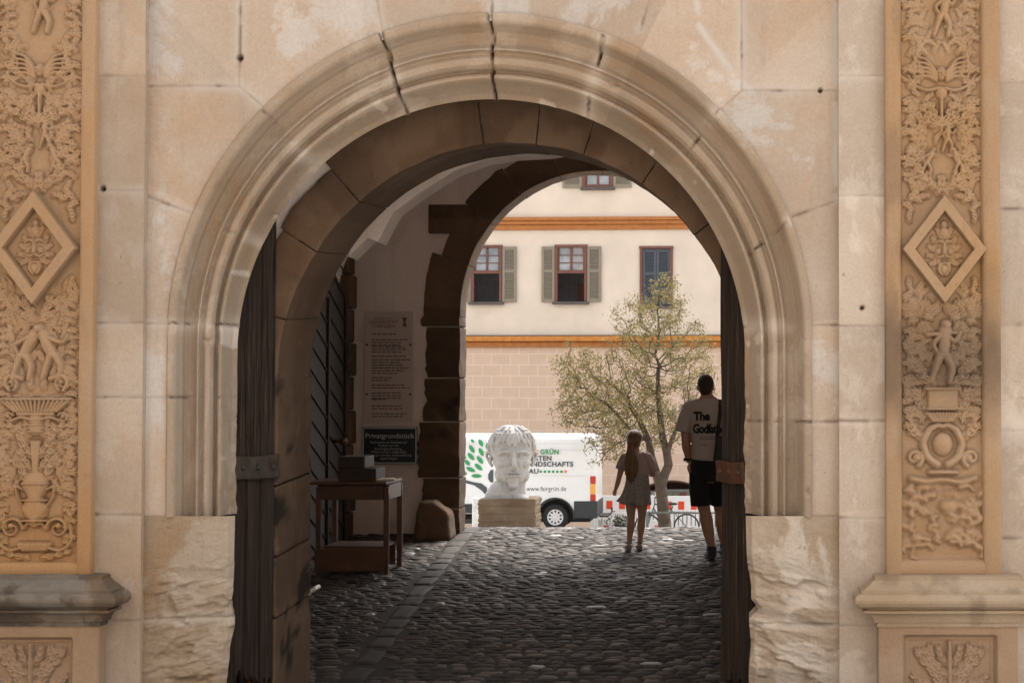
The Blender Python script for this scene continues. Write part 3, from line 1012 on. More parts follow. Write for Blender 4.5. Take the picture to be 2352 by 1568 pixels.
# bowl
for s in np.linspace(-1, 1, 15):
    st(1, [(s * 74, 920), (s * 48, 944)], 5.4, 4.2, 0.042)
st(1, [(-80, 916), (80, 916)], 4, 4, 0.05)
st(1, [(-40, 950), (40, 950)], 5, 5, 0.036)
b2(Rl.scroll, 62, 958, 12, 3.6, 1.2, 4, 0.036)
b2(st, [(8, 962), (35, 956), (56, 966)], 5, 4, 0.034)
vase(Rl, 962, 990, 16, 0.036)
b2(lf, 22, 996, 0.3, 50, 17, 0.032, 0.5)
for s in (-9, -4.5, 0, 4.5, 9):
    st(1, [(s, 1012), (s * 0.4, 1092)], 3.4, 2.4, 0.034)
for yy in (1030, 1062, 1092):
    b2(lf, 10, yy + 12, 0.75, 52, 17, 0.033, 0.6)
vase(Rl, 1108, 1192, 27, 0.048)
b2(st, [(26, 1122), (44, 1112), (40, 1140), (26, 1160)], 4, 3, 0.034)
b2(Rl.scroll, 52, 1210, 26, 3.1, 1.3, 5, 0.034)
b2(st, [(24, 1252), (60, 1262), (86, 1240), (80, 1200)], 5, 4, 0.032)
for k in range(10):
    st(1, [(-34 + 7.5 * k, 1246), (-26 + 5.8 * k, 1258)], 6.5, 5, 0.04)
b2(st, [(0, 1204), (16, 1196), (24, 1210)], 5, 4, 0.034)
b2(lf, 20, 1276, 0.15, 64, 14, 0.03, 0.2)
b2(lf, 70, 1195, 1.2, 40, 15, 0.03, -0.5)
corner_leaves(Rl, hw, 574)
Rl.blur(1)
link('relief_panel', Rl.mesh('relief_panel', Y_PAN, 0.55, 5), M['pil'], fl)
medallion('medallion', 97, 574, 98, 130, Y_PAN - 0.012, M['pil'], fl, 11)

# right pilaster, its lower carving worn to lumps
fr = frame_bars('pilaster', 2030, 2071, 2246, 2292, -420, 1276, 1318, Y_FR, Y_PAN, M['pilr'], GATE)
Rl = Relief(2160, 2066, 2250, -230, 1280, seed=8)
hw = 88
upper_half(Rl, hw, 8, 3)
st, lf, b2 = Rl.stroke, Rl.leaf, Rl.both
Rl.filler(70, 660, 970, hw - 8, 0.02, (16, 32))
for k in range(9):
    yy = 690 + 36 * k
    b2(lf, hw - 26, yy, 0.4, 26, 12, 0.025, -1.0)
    b2(lf, hw - 12, yy + 16, 2.4, 22, 10, 0.022, 1.2)
figure(Rl, 1, 2, 815, 2.0, 0.045, lean=0.1)
st(1, [(-34, 770), (30, 765)], 6, 6, 0.04)
b2(lf, 22, 880, 0.4, 56, 18, 0.034, 0.8)
st(1, [(-38, 893), (38, 893)], 5, 5, 0.046)
for yy in range(900, 934, 4):
    st(1, [(-30, yy), (30, yy)], 6, 6, 0.04)
st(1, [(-34, 938), (34, 938)], 5, 5, 0.046)
b2(lf, 36, 940, 0.6, 40, 16, 0.03, 0.6)
for s in np.linspace(-1, 1, 11):
    st(1, [(s * 36, 948), (s * 22, 966)], 5, 4, 0.04)
corner_leaves(Rl, hw, 577)
b2(st, [(30, 985), (46, 1015), (34, 1050), (10, 1066)], 9, 10, 0.042)
b2(st, [(30, 985), (12, 975), (0, 978)], 8, 7, 0.042)
Rl.bump(2160, 1018, 24, 0.046, ry=28)
b2(Rl.scroll, 64, 1050, 20, 2, 1.2, 7, 0.036)
b2(lf, 52, 1000, 0.6, 40, 18, 0.034, 0.6)
st(1, [(-76, 1096), (-40, 1104), (0, 1098), (40, 1106), (78, 1094)], 8, 7, 0.044)
st(1, [(-30, 1082), (30, 1082)], 6, 6, 0.044)
rq = random.Random(8)
for k in range(58):
    x, y = rq.uniform(6, 84), rq.uniform(1112, 1262)
    a = rq.uniform(-1.5, 1.5)
    L = rq.uniform(10, 26)
    Rl.stroke(rq.choice((-1, 1)), [(x, y), (x + L * math.cos(a), y + L * math.sin(a) * 0.6), (x + L * 1.4 * math.cos(a + 0.7), y + L * math.sin(a + 0.7))], rq.uniform(5, 10), rq.uniform(4, 8), rq.uniform(0.015, 0.04))
for (x, y, r) in ((2168, 1160, 15), (2100, 1232, 12), (2222, 1172, 11)):
    Rl.bump(x, y, r * 1.2, 0.045, ry=r)
blurred = Relief(2160, 2066, 2250, -230, 1280, seed=8)
blurred.H = Rl.H.copy()
Rl.blur(1)
blurred.blur(9)
kk = sstep(960, 1120, Rl.ys)[:, None]
Rl.H = Rl.H * (1 - kk) + blurred.H * kk
link('relief_panel', Rl.mesh('relief_panel', Y_PAN, 0.55, 9), M['pilr'], fr)
medallion('medallion', 2164, 577, 96, 124, Y_PAN - 0.012, M['pilr'], fr, 13)


# pedestals: die with a sunk carved panel, and the cornice on it
def pedestal(xl, xr, yf, pcx, phw, ptop, cmat, dmat, seed, ycap):
    Rl = Relief(pcx, xl, xr, 1418, 1710, 1.15, seed)
    rec_hw = phw + 12
    for s in (1, -1):
        for (x, y, a, L, w_) in ((10, 1512, 0.9, 40, 15), (30, 1520, 0.6, 50, 18), (8, 1540, 0.25, 66, 18), (40, 1496, 1.1, 24, 13), (14, 1562, 0.7, 60, 18), (50, 1560, 0.2, 40, 15), (66, 1500, 0.9, 20, 12)):
            Rl.leaf(s, x, y, a, L, w_, 0.026, 0.7)
        Rl.scroll(s, 22, 1570, 18, 1, 1.3, 5, 0.026)
    Rl.stroke(1, [(0, ptop + 14), (0, 1710)], 6, 6, 0.03)
    Rl.blur(1)
    X, Y = np.meshgrid(Rl.xs, Rl.ys)
    dx, dy = np.abs(X - pcx), Y - ptop
    rec = sstep(rec_hw, rec_hw - 9, dx) * sstep(0, 9, dy)
    inn = sstep(phw - 2, phw - 4, dx) * sstep(14, 16, dy)
    Rl.H = -0.035 * rec - 0.006 * inn + Rl.H * inn
    die = link('pedestal', Rl.mesh('pedestal', yf, 0.25, seed + 2), dmat, GATE)
    zc = float(fz(1564))
    hh = float(fz(1418) - fz(1710))
    for xx in (xl, xr):
        mb = MB()
        mb.box((float(fx(xx)) + (0.004 if xx == xl else -0.004), (yf + YF + 0.05) / 2 + 0.003, zc), (0.02, YF + 0.05 - yf, hh), 0.004)
        mb.build('pedestal_side', dmat, die)
    prof = [(-0.02, 1429), (0.014, 1428), (0.014, 1418), (0.030, 1417), (0.036, 1410), (0.048, 1402), (0.070, 1396), (0.092, 1394), (0.092, 1388), (0.074, 1387), (0.074, 1384), (0.104, 1382), (0.130, 1377), (0.144, 1369),
            (0.146, 1363), (0.140, 1356), (0.126, 1351), (0.108, 1349.5), (0.108, 1344), (0.098, 1343), (0.080, 1338), (0.052, 1330), (0.034, 1323), (0.028, 1322), (0.028, 1314), (0.0, 1313), (-0.23, 1312)]
    prof = [p for q_, r_ in zip(prof[:-1], prof[1:]) for p in (q_, (q_[0] * 0.5 + r_[0] * 0.5, q_[1] * 0.5 + r_[1] * 0.5))] + [prof[-1]]
    XL, XR = float(fx(xl)), float(fx(xr))
    rows = []
    for (o, yy) in prof:
        p = [(XL - o, YF + 0.05)] + [(XL - o, yf - o)] + [(XL - o + (XR - XL + 2 * o) * k / 90, yf - o) for k in range(1, 90)] + [(XR + o, yf - o), (XR + o, YF + 0.05)]
        rows.append([(a, c, float(fz(yy + ycap))) for a, c in p])
    A = np.array(rows)
    nn = fbm(A[..., 0] * 9, A[..., 2] * 9 + A[..., 1] * 5, seed, 4) - 0.5
    A[..., 1] += 0.007 * nn
    A[..., 2] += 0.004 * (fbm(A[..., 0] * 12, A[..., 2] * 3, seed + 5, 3) - 0.5)
    dirt = 0.25 * sstep(0.5, 0.7, nn + 0.5)
    crisp(link('cornice', grid_mesh('cornice', A[..., 0], A[..., 1], A[..., 2], None, True, {'dirt': dirt, 'pale': np.zeros_like(dirt)}), cmat, die), 24)


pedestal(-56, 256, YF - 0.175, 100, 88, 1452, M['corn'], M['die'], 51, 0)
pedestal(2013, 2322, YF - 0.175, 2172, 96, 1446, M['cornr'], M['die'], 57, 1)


# ------------------------------------------------------------------ passage
def wall_with_arch(Y, cx, cz, r, x0, x1, z1, seed, flip=False, rz=None, nrad=14):
    """plane wall at depth Y pierced by an arched opening"""
    zb = float(gz(Y)) - 0.25
    inner, outer = [], []
    for k in range(16):
        z = zb + (cz - zb) * k / 16
        inner.append((cx - r, z))
        outer.append((x0, z))
    na_ = 72
    rz = rz or r
    for k in range(na_ + 1):
        a = math.pi * (1 - k / na_)
        c, s = math.cos(a), math.sin(a)
        inner.append((cx + r * c, cz + rz * s))
        tt = 1e9
        if c < -1e-6: tt = min(tt, (x0 - cx) / c)
        if c > 1e-6: tt = min(tt, (x1 - cx) / c)
        if s > 1e-6: tt = min(tt, (z1 - cz) / s)
        outer.append((cx + tt * c, cz + tt * s))
    for k in range(15, -1, -1):
        z = zb + (cz - zb) * k / 16
        inner.append((cx + r, z))
        outer.append((x1, z))
    I, O = np.array(inner), np.array(outer)
    f = np.linspace(0, 1, nrad)[:, None, None]
    P = I[None] * (1 - f) + O[None] * f
    X, Z = P[..., 0], P[..., 1]
    Yy = Y + 0.03 * (fbm(X * 2 + 3, Z * 2 + 3, seed, 4) - 0.5) * sstep(0, 0.3, f[..., 0])
    if flip:
        X, Z, Yy = X[::-1], Z[::-1], Yy[::-1]
    return X, Yy, Z


def arch_stones(mb, cx, cz, r0, outs, angs, y0, y1, seed, rz=None):
    """wedge stones with rough outer ends; angs in degrees from the right, counter-clockwise"""
    rq = np.random.RandomState(seed)
    rz = rz or r0
    for (a0, a1, ro) in zip(angs[:-1], angs[1:], outs):
        a0_, a1_ = R(a0), R(a1)
        gap = 0.0022 / r0

        def warp(V, a0_=a0_, a1_=a1_, ro=ro):
            a = a0_ + gap + (a1_ - a0_ - 2 * gap) * (V[:, 0] + 0.5)
            rr = (V[:, 2] + 0.5) * (ro - r0)
            nz = fbm(a * 9, V[:, 2] * 3 + V[:, 1] * 4, seed, 3) - 0.5
            nzz = fbm(a * 30, V[:, 2] * 8 + V[:, 1] * 9, seed + 1, 3) - 0.5
            rr = rr + np.where(V[:, 2] < -0.4, 0.02 * nz, 0.0) + np.where(V[:, 2] > 0.4, 0.06 * nz, 0)
            yy = y0 + (V[:, 1] + 0.5) * (y1 - y0) + 0.02 * nz + 0.012 * nzz
            return np.stack([cx + (r0 + rr) * np.cos(a), yy, cz + (rz + rr) * np.sin(a)], 1)
        mb.box((0, 0, 0), (1, 1, 1), 0.012, seg=(18, 10, 8), warp=warp)


def jamb_stones(mb, xi, xo_list, zs, y0, y1, seed):
    for k, (za, zb) in enumerate(zip(zs[:-1], zs[1:])):
        xo = xo_list[k % len(xo_list)]
        h = np.array([abs(xo - xi), y1 - y0, zb - za - 0.012])

        def warp(V, k=k, h=h):
            n1 = fbm(V[:, 0] * 4 + k * 3, V[:, 2] * 5 + V[:, 1] * 3, seed, 4) - 0.5
            n2 = fbm(V[:, 1] * 4 + k, V[:, 2] * 6, seed + 7, 4) - 0.5
            V = V.copy()
            V[:, 1] += 0.035 * n1 * (V[:, 1] < 0)
            out = 1 if xo > xi else -1
            V[:, 0] += 0.03 * n2 + 0.09 * (fbm(V[:, 2] * 11 + k * 7, V[:, 1] * 3, seed + 3, 4) - 0.5) * (V[:, 0] * out > h[0] * 0.3)
            return V
        mb.box(((xi + xo) / 2, (y0 + y1) / 2, (za + zb) / 2), h, 0.009, seg=(10, 12, 14), warp=warp)


# shell of the passage: side walls and barrel vault, one surface
XC, HWD = -1.75, 2.50
zb, zsp, zcr = -0.4, CZ + 0.75, CZ + 2.62
sec = [(XC - HWD, zb + (zsp - zb) * k / 20) for k in range(20)]
sec += [(XC - HWD * math.cos(math.pi * k / 60), zsp + (zcr - zsp) * math.sin(math.pi * k / 60)) for k in range(61)]
sec += [(XC + HWD, zsp + (zb - zsp) * k / 20) for k in range(1, 21)]
sec = np.array(sec)
yv = np.linspace(YF + 0.31, 19.34, 130)
Xv = sec[:, 0][None].repeat(len(yv), 0)
Zv = sec[:, 1][None].repeat(len(yv), 0)
Yv = yv[:, None].repeat(len(sec), 1)
nn = fbm(Yv * 1.5, np.arange(len(sec))[None] * 0.12 + Yv * 0, 71, 4) - 0.5
Xv = Xv + 0.05 * nn * np.sign(XC - Xv)
Zv = Zv - 0.04 * nn + 0.03 * (Yv - 15)
link('vault', grid_mesh('vault', Xv, Yv, Zv), M['plaster'], GATE)
# plaster rib added in the shape of the vault's lit strip
def dpoly(pts, d):
    return [(Wp(x, y, d).x, Wp(x, y, d).z) for x, y in pts]


mb = MB()
mb.prism(dpoly([(800, 590), (812, 545), (838, 505), (862, 485), (890, 470), (960, 420), (1040, 372), (1110, 346), (1180, 338), (1260, 338), (1310, 345), (1255, 353), (1180, 357), (1112, 368), (1045, 392), (968, 440), (905, 486),
                (890, 512), (868, 556), (845, 546)], 12.4), 12.4, 12.7)
mb.build('lit_strip_rib', M['plaster'], GATE)

# second arch
YA, YB = 10.98, 11.85
A2x, A2r, A2h = -1.40, 1.425, 1.462
A2z = Wp(PX, 877, YA).z
SLOPE = 0.055                                       # the passage climbs towards the yard
V_, F_, n_ = [], [], 0
for (Yw, fl_) in ((YA + 0.03, False), (YB - 0.02, True)):
    X, Y, Z = wall_with_arch(Yw, A2x, A2z, A2r + 0.13, XC - HWD - 0.1, XC + HWD + 0.1, zcr + 0.1, 73, fl_, A2h + 0.13)
    V_.append(np.stack([X, Y, Z + SLOPE * (Yw - YA)], -1).reshape(-1, 3))
    F_.append(gridfaces(*X.shape) + n_)
    n_ += X.size
link('inner_wall', make_mesh('inner_wall', np.concatenate(V_), np.concatenate(F_), True), M['plaster'], GATE)
mb = MB()
arch_stones(mb, A2x, A2z, A2r, [1.75, 1.76, 1.74, 1.80, 1.83, 1.83, 1.79, 1.70, 1.68, 1.66], [-2, 17, 38, 56, 72, 84, 97, 131, 147, 165, 182], YA, YB, 75, A2h)
g0 = float(gz(YA)) - 0.2
jz = [g0, g0 + 0.75, g0 + 1.12, g0 + 1.55, A2z]
jamb_stones(mb, A2x - A2r, [A2x - A2r - 0.35, A2x - A2r - 0.45], jz, YA, YB, 77)
jamb_stones(mb, A2x + A2r, [A2x + A2r + 0.6, A2x + A2r + 0.45], jz, YA, YB, 78)
V = np.concatenate(mb.V)
off = 0
for q_ in mb.V:
    q_[:, 2] += SLOPE * (q_[:, 1] - YA)
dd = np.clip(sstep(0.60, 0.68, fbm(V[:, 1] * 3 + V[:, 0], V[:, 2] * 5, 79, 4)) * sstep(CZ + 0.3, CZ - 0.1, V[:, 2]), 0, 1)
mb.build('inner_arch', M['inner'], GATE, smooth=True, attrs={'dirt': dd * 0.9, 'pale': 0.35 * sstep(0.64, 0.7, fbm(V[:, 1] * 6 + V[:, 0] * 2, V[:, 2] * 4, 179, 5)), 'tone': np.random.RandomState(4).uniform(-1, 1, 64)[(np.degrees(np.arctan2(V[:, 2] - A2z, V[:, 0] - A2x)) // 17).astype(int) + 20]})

# end wall with the third arch
A3x, A3r = -1.545, 1.465
A3z, A3h = Wp(PX, 725, 19.7).z, 1.545
V_, F_, n_ = [], [], 0
for (Yw, fl_, x0, x1, z1) in ((19.32, False, XC - HWD - 0.05, XC + HWD + 0.1, zcr + 0.1), (19.72, True, float(fx(-420)), float(fx(2760)), CZ + 5.0)):
    X, Y, Z = wall_with_arch(Yw, A3x, A3z, A3r + 0.02, x0, x1, z1, 83, fl_, A3h + 0.02, 40)
    V_.append(np.stack([X, Y, Z], -1).reshape(-1, 3))
    F_.append(gridfaces(*X.shape) + n_)
    n_ += X.size
V = np.concatenate(V_)
dd = sstep(0.62, 0.7, fbm(V[:, 0] * 4, V[:, 2] * 5, 84, 5)) * sstep(0.9, 0.4, V[:, 2]) * 0.4
link('end_wall', make_mesh('end_wall', V, np.concatenate(F_), True, {'dirt': dd, 'pale': dd * 0}), M['plaster'], GATE)
mb = MB()
arch_stones(mb, A3x, A3z, A3r, [1.80, 1.78, 1.82, 1.78, 1.80, 1.80, 1.82, 1.78], [-3, 25, 48, 70, 88, 106, 124, 141, 160], 19.29, 19.73, 85, A3h)
arch_stones(mb, A3x, A3z, A3r, [1.86], [160, 181], 19.29, 19.73, 86, A3h)
g0 = float(gz(19.7)) - 0.2
jz = [g0, g0 + 0.45, g0 + 0.78, g0 + 1.38, g0 + 1.85, g0 + 2.4, A3z - 0.02]
jamb_stones(mb, A3x - A3r, [A3x - A3r - 0.36, A3x - A3r - 0.40, A3x - A3r - 0.44, A3x - A3r - 0.38], jz, 19.29, 19.73, 87)
jamb_stones(mb, A3x + A3r, [A3x + A3r + 0.5, A3x + A3r + 0.4], jz, 19.29, 19.73, 88)
# big quoin sticking out into the plaster by the spring of the arch
za, zb2 = Wp(PX, 536, 19.3).z, Wp(PX, 470, 19.3).z
mb.box((float((1036 - PX) / F * 19.3), 19.5, (za + zb2) / 2), (0.50, 0.44, zb2 - za), 0.015, seg=(8, 6, 6))
V = np.concatenate(mb.V)
nd_ = fbm(V[:, 0] * 4 + V[:, 1] * 3, V[:, 2] * 4, 89, 5)
dd = sstep(0.50, 0.62, nd_) * sstep(CZ + 0.7, CZ + 0.45, V[:, 2]) * sstep(CZ - 0.75, CZ - 0.4, V[:, 2])
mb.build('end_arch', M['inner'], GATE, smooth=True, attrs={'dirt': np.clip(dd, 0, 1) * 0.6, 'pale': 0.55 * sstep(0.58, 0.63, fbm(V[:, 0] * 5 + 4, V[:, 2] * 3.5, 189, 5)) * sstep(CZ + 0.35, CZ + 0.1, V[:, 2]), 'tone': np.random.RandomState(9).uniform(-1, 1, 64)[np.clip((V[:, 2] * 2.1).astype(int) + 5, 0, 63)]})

# outside of the building: side walls, roof slab (closes the passage to the light)
mb = MB()
xl_, xr_ = float(fx(-420)), float(fx(2760))
for (xa, xb) in ((xl_ - 0.3, xl_ + 0.05), (xr_ - 0.05, xr_ + 0.3)):
    mb = MB()
    mb.box(((xa + xb) / 2, (YF + 19.8) / 2, CZ + 1.3), (xb - xa, 19.8 - YF, 7.6))
    mb.build('side_wall', M['strip'], GATE)
mb = MB()
mb.box(((xl_ + xr_) / 2, (YF + 19.8) / 2, CZ + 5.15), (xr_ - xl_ + 1.2, 19.8 - YF + 0.6, 0.25), 0.03)
mb.prism([(xl_ - 0.7, CZ + 5.28), (xr_ + 0.7, CZ + 5.28), ((xl_ + xr_) / 2, CZ + 8.6)], YF - 0.1, 20.4)
mb.build('roof', plain('old_roof_tiles', (0.25, 0.1, 0.06), 0.85, scale=12, bump=0.5), GATE)
masonry('upper_wall', -420, 2760, -830, -415, YF - 0.02, [(-500, -560, 3000, -560), (-500, -700, 3000, -700)], M['wall'], GATE, res=0.06)


# unseen castle wings behind and beside the viewer, added to block low sky light
mb = MB()
mb.box((0, -13.5, 7.2), (34, 3.0, 15.2))
mb.build('unseen_court_wing', M['strip'], GATE)
mb = MB()
mb.box((-14.5, -0.8, 7.2), (3.0, 22.2, 15.2))
mb.build('unseen_court_wing', M['strip'], GATE)

# wooden gate leaves
def leaf_mesh(width, hinge_h, free_h, planks, thick, seed, bottom=0.05):
    """local: x from hinge 0 to free edge, y thickness (front face at 0, towards -y), z up; arched top"""
    nx, nz_ = 90, 200
    u = np.linspace(0, 1, nx)
    top = hinge_h + (free_h - hinge_h) * np.sqrt(np.clip(1 - (1 - u) ** 2, 0, 1))
    rq = np.random.RandomState(seed)
    bt = bottom + 0.14 * np.abs(fbm(u * 9, u * 0, seed, 3) - 0.5) * 2 + 0.05 * rq.rand(planks + 1)[np.minimum((u * planks).astype(int), planks)]
    v = np.linspace(0, 1, nz_)[:, None]
    Z = bt[None] + (top - bt)[None] * v
    X = (u * width)[None].repeat(nz_, 0)
    ph = (u * planks) % 1
    groove = np.exp(-(np.minimum(ph, 1 - ph) * width / planks / 0.008) ** 2)[None]
    pid = np.minimum((u * planks).astype(int), planks)
    Y = 0.03 * groove + (rq.rand(planks + 1)[pid] * 0.016)[None] + 0.016 * (fbm(X * 30, Z * 1.5, seed + 2, 4) - 0.5)
    X = X + (u > 0.97) * 0.015 * (fbm(Z * 2.5, Z * 0 + 3, seed + 5, 4) - 0.5) - (u < 0.03) * 0.03 * (fbm(Z * 2.0, Z * 0 + 8, seed + 6, 4) - 0.35)
    Y = Y + 0.02 * (fbm(X * 12, Z * 0.8, seed + 9, 4) - 0.5)
    V = [np.stack([X, Y, Z], -1).reshape(-1, 3), np.stack([X, np.full_like(X, thick), Z], -1).reshape(-1, 3)]
    f = gridfaces(nz_, nx)
    Fs = [f, f[:, ::-1] + nx * nz_]
    n = nx * nz_
    rim = []
    idx = np.arange(nx * nz_).reshape(nz_, nx)
    loop = np.concatenate([idx[0, :], idx[1:, -1], idx[-1, ::-1][1:], idx[::-1, 0][1:]])
    a, b_ = loop[:-1], loop[1:]
    Fs.append(np.stack([a, a + n, b_ + n, b_], -1))
    return np.concatenate(V), np.concatenate(Fs)


def gate_leaf(hx, hy, ex, ey, mirror, seed, straps, label):
    L = math.hypot(ex - hx, ey - hy)
    V, Fs = leaf_mesh(L, 2.35, 3.30, 3, 0.06, seed, 0.17)
    zb = float(gz(YF))
    dx, dy = (ex - hx) / L, (ey - hy) / L
    nx_, ny_ = (dy, -dx) if not mirror else (-dy, dx)       # outward normal of the visible face
    def place(P):
        return np.stack([hx + P[:, 0] * dx - P[:, 1] * nx_, hy + P[:, 0] * dy - P[:, 1] * ny_, zb + P[:, 2]], 1)
    if mirror:
        Fs = Fs[:, ::-1]
    d_ = link('door', make_mesh('door', place(V), Fs, True), M['door'], GATE)
    d_['label'] = label
    for (z, w_) in straps:
        mb = MB()
        mb.box((L * 0.5, -0.012, z), (L * 0.98, 0.03, w_), 0.008, seg=(12, 2, 3), warp=lambda P: P + np.stack([0 * P[:, 0], 0.02 * (fbm(P[:, 0] * 9, P[:, 2] * 20, seed) - 0.5), 0.02 * (fbm(P[:, 0] * 5, P[:, 0] * 0, seed) - 0.5)], 1))
        for k in range(3):
            mb.blob((L * (0.15 + 0.33 * k), -0.03, z), 0.018, 8, 6)
        me = mb.mesh('hinge_strap')
        Vp = np.array([v.co[:] for v in me.vertices])
        Vp = place(Vp)
        me.vertices.foreach_set('co', Vp.ravel())
        link('hinge_strap', me, M['iron'] if mirror else M['black_iron'], d_)
    mb = MB()                                   # the worn ledge rail of the leaf
    return d_


gate_leaf(Wp(536, 900, 10.67).x, 10.67, Wp(639, 900, 10.955).x, 10.955, False, 5, [(1.50, 0.14)], 'left gate leaf of dark weathered planks')
gate_leaf(Wp(1716, 900, 10.67).x, 10.67, Wp(1651, 900, 10.955).x, 10.955, True, 9, [(1.47, 0.13)], 'right gate leaf of grey weathered planks seen almost edge-on')

# iron-clad side door in the left wall of the passage
mb = MB()
ya, yb_ = 17.3, 18.95
za, zb_ = float(gz(18)) - 0.05, CZ + 0.95
XD = -4.17
pts = []
for k in range(17):
    f = k / 16
    pts.append((ya + (yb_ - ya) * f, zb_ + 0.35 * math.sin(math.pi * f)))
poly = [(ya, za)] + pts + [(yb_, za)]
Vd = [(XD, p[0], p[1]) for p in poly] + [(XD - 0.08, p[0], p[1]) for p in poly]
kk = len(poly)
mb.raw(Vd, [tuple(range(kk))[::-1], tuple(range(kk, 2 * kk))] + [(i, (i + 1) % kk, (i + 1) % kk + kk, i + kk) for i in range(kk)])
sd_ = mb.build('side_door', plain('grey_sheet_iron', (0.05, 0.035, 0.026), 0.8, 0.0, scale=9, bump=0.3), GATE)
mb = MB()
for k in range(13):                             # overlapping plates: slanting seams and an upright strap
    z = za + 0.06 + 0.24 * k
    Rm = Matrix.Rotation(R(-20), 3, 'X')
    for (yc, ln) in ((ya + 0.42, 0.78), (ya + 1.24, 0.76)):
        mb.box((XD + 0.012, yc, z + (0.05 if yc > ya + 0.8 else 0)), (0.012, ln, 0.016), 0.003, rot=Rm)
for yc in (ya + 0.02, ya + 0.83, yb_ - 0.03):
    mb.box((XD + 0.016, yc, (za + zb_) / 2), (0.024, 0.05, zb_ - za), 0.004)
mb.build('iron_strap', plain('brown_iron_seam', (0.04, 0.027, 0.02), 0.7, 0.1), sd_)
mb = MB()
mb.tube([(XD + 0.03, ya + 1.0, CZ - 0.5), (XD + 0.12, ya + 1.0, CZ - 0.5)], 0.02)
mb.blob((XD + 0.14, ya + 1.0, CZ - 0.5), 0.04)
mb.build('handle', M['iron'], sd_, smooth=True)
mb = MB()
for k in range(9):
    za_ = float(gz(19)) - 0.1 + k * 0.36
    mb.box((-4.2, 19.12, za_ + 0.17), (0.12 + 0.05 * (k % 2), 0.34, 0.345), 0.02, seg=(2, 3, 3))
mb.build('door_jamb', M['inner'], GATE, smooth=True)
# ------------------------------------------------------------------ things in the passage
SHADOW = None
# blue notice board
M['sign_blue'] = plain('dark_blue_enamel', (0.008, 0.018, 0.028), 0.45, var=0.1)
M['sign_text'] = plain('pale_sign_lettering', (0.5, 0.52, 0.54), 0.6, var=0.03)
M['ink'] = plain('faded_dark_lettering', (0.10, 0.085, 0.08), 0.8, var=0.05)
M['redink'] = plain('faded_red_lettering', (0.16, 0.07, 0.055), 0.8, var=0.05)
YS = 19.27
p0, p1 = Wp(832, 1065, YS), Wp(959, 980, YS)
cx, cz, sw, sh = (p0.x + p1.x) / 2, (p0.z + p1.z) / 2, p1.x - p0.x, p1.z - p0.z
SG = empty('notice_board', (cx, YS, cz - sh / 2), 'dark blue private property notice board with white border on the plaster wall', 'sign')
mb = MB()
mb.box((cx, YS, cz), (sw, 0.03, sh), 0.008)
mb.build('board', M['sign_blue'], SG)
mb = MB()
e = 0.012
for (bx, bz, bw, bh) in ((cx, cz + sh / 2 - 0.012, sw - 0.02, e), (cx, cz - sh / 2 + 0.012, sw - 0.02, e), (cx - sw / 2 + 0.012, cz, e, sh - 0.036), (cx + sw / 2 - 0.012, cz, e, sh - 0.036)):
    mb.box((bx, YS - 0.0175, bz), (bw, 0.005, bh))
mb.build('border', M['sign_text'], SG)
mb = MB()
yt = YS - 0.019
add_text(mb, 'Privatgrundstück', cx, yt, cz + 0.078, 0.077, align='CENTER', offset=0.0005)
for k, l in enumerate(('Parkverbot im Schlossareal', 'Parken nur mit', 'Sondergenehmigung.', 'Widerrechtlich abgestellte', 'Fahrzeuge werden kostenpflichtig', 'abgeschleppt')):
    add_text(mb, l, cx - 0.01, yt, cz + 0.022 - 0.034 * k, 0.036, align='CENTER')
mb.build('lettering', M['sign_text'], SG)

# tall clear information panel with faded lines of print
q0, q1 = Wp(836, 968, YS), Wp(948, 716, YS)
ix, iz, iw, ih = (q0.x + q1.x) / 2, (q0.z + q1.z) / 2, q1.x - q0.x, q1.z - q0.z
IP = empty('information_panel', (ix, YS + 0.02, iz - ih / 2), 'tall faded university information panel of small print above the blue board', 'sign')
mb = MB()
mb.box((ix, YS + 0.018, iz), (iw, 0.012, ih), 0.003)
mb.build('panel', plain('grey_lilac_panel', (0.52, 0.435, 0.39), 0.5, var=0.04), IP)
mb = MB()
for (x_, z_) in ((-0.45, 0.2), (0.45, 0.2), (-0.45, -0.25), (0.45, -0.25)):
    mb2 = MB()
    mb2.lathe([(0.0, -0.012), (0.011, -0.01), (0.013, 0.0)], 10, (ix + x_ * iw, YS + 0.014, iz + z_ * ih), 'Y')
    mb2.build('screw', M['iron'], IP)
mb = MB()
tx0 = Wp(853, 740, YS).x
for (l, py) in (('EBERHARD KARLS', 733), ('UNIVERSITÄT', 743), ('TÜBINGEN', 752.5)):
    add_text(mb, l, Wp(880, py, YS).x, YS + 0.0095, Wp(880, py, YS).z, 0.052 if py > 735 else 0.026, align='CENTER')
mb.build('heading', M['redink'], IP)
mb = MB()
e0 = Wp(929, 740, YS)
mb.prism([(e0.x + a * 0.03, e0.z + c * 0.05) for a, c in ((-0.9, 1), (0.9, 1), (0.25, 0.1), (0.8, -0.9), (-0.8, -0.9), (-0.25, 0.1))], YS + 0.004, YS + 0.011)
mb.build('emblem', M['redink'], IP)
rq = random.Random(3)
mbs = {0: MB(), 1: MB()}
for (py0, nl, red, wmax) in ((767, 1, 1, 72), (780, 3, 0, 86), (796, 3, 0, 82), (818, 1, 0, 86), (826, 5, 0, 90), (857, 1, 0, 70), (867, 2, 0, 52), (884, 2, 1, 100), (902, 3, 0, 86), (917, 1, 0, 40), (932, 2, 1, 90), (950, 2, 0, 84)):
    for k in range(nl):
        py = py0 + k * 6.2
        x = 853.0
        xe = 853 + wmax * rq.uniform(0.75, 1.0)
        while x < xe:
            wl = rq.uniform(5, 15)
            a, c = Wp(x, py, YS), Wp(min(x + wl, xe), py, YS)
            mbs[red].box(((a.x + c.x) / 2, YS + 0.0105, a.z), (c.x - a.x, 0.003, 0.011))
            x += wl + 2.2
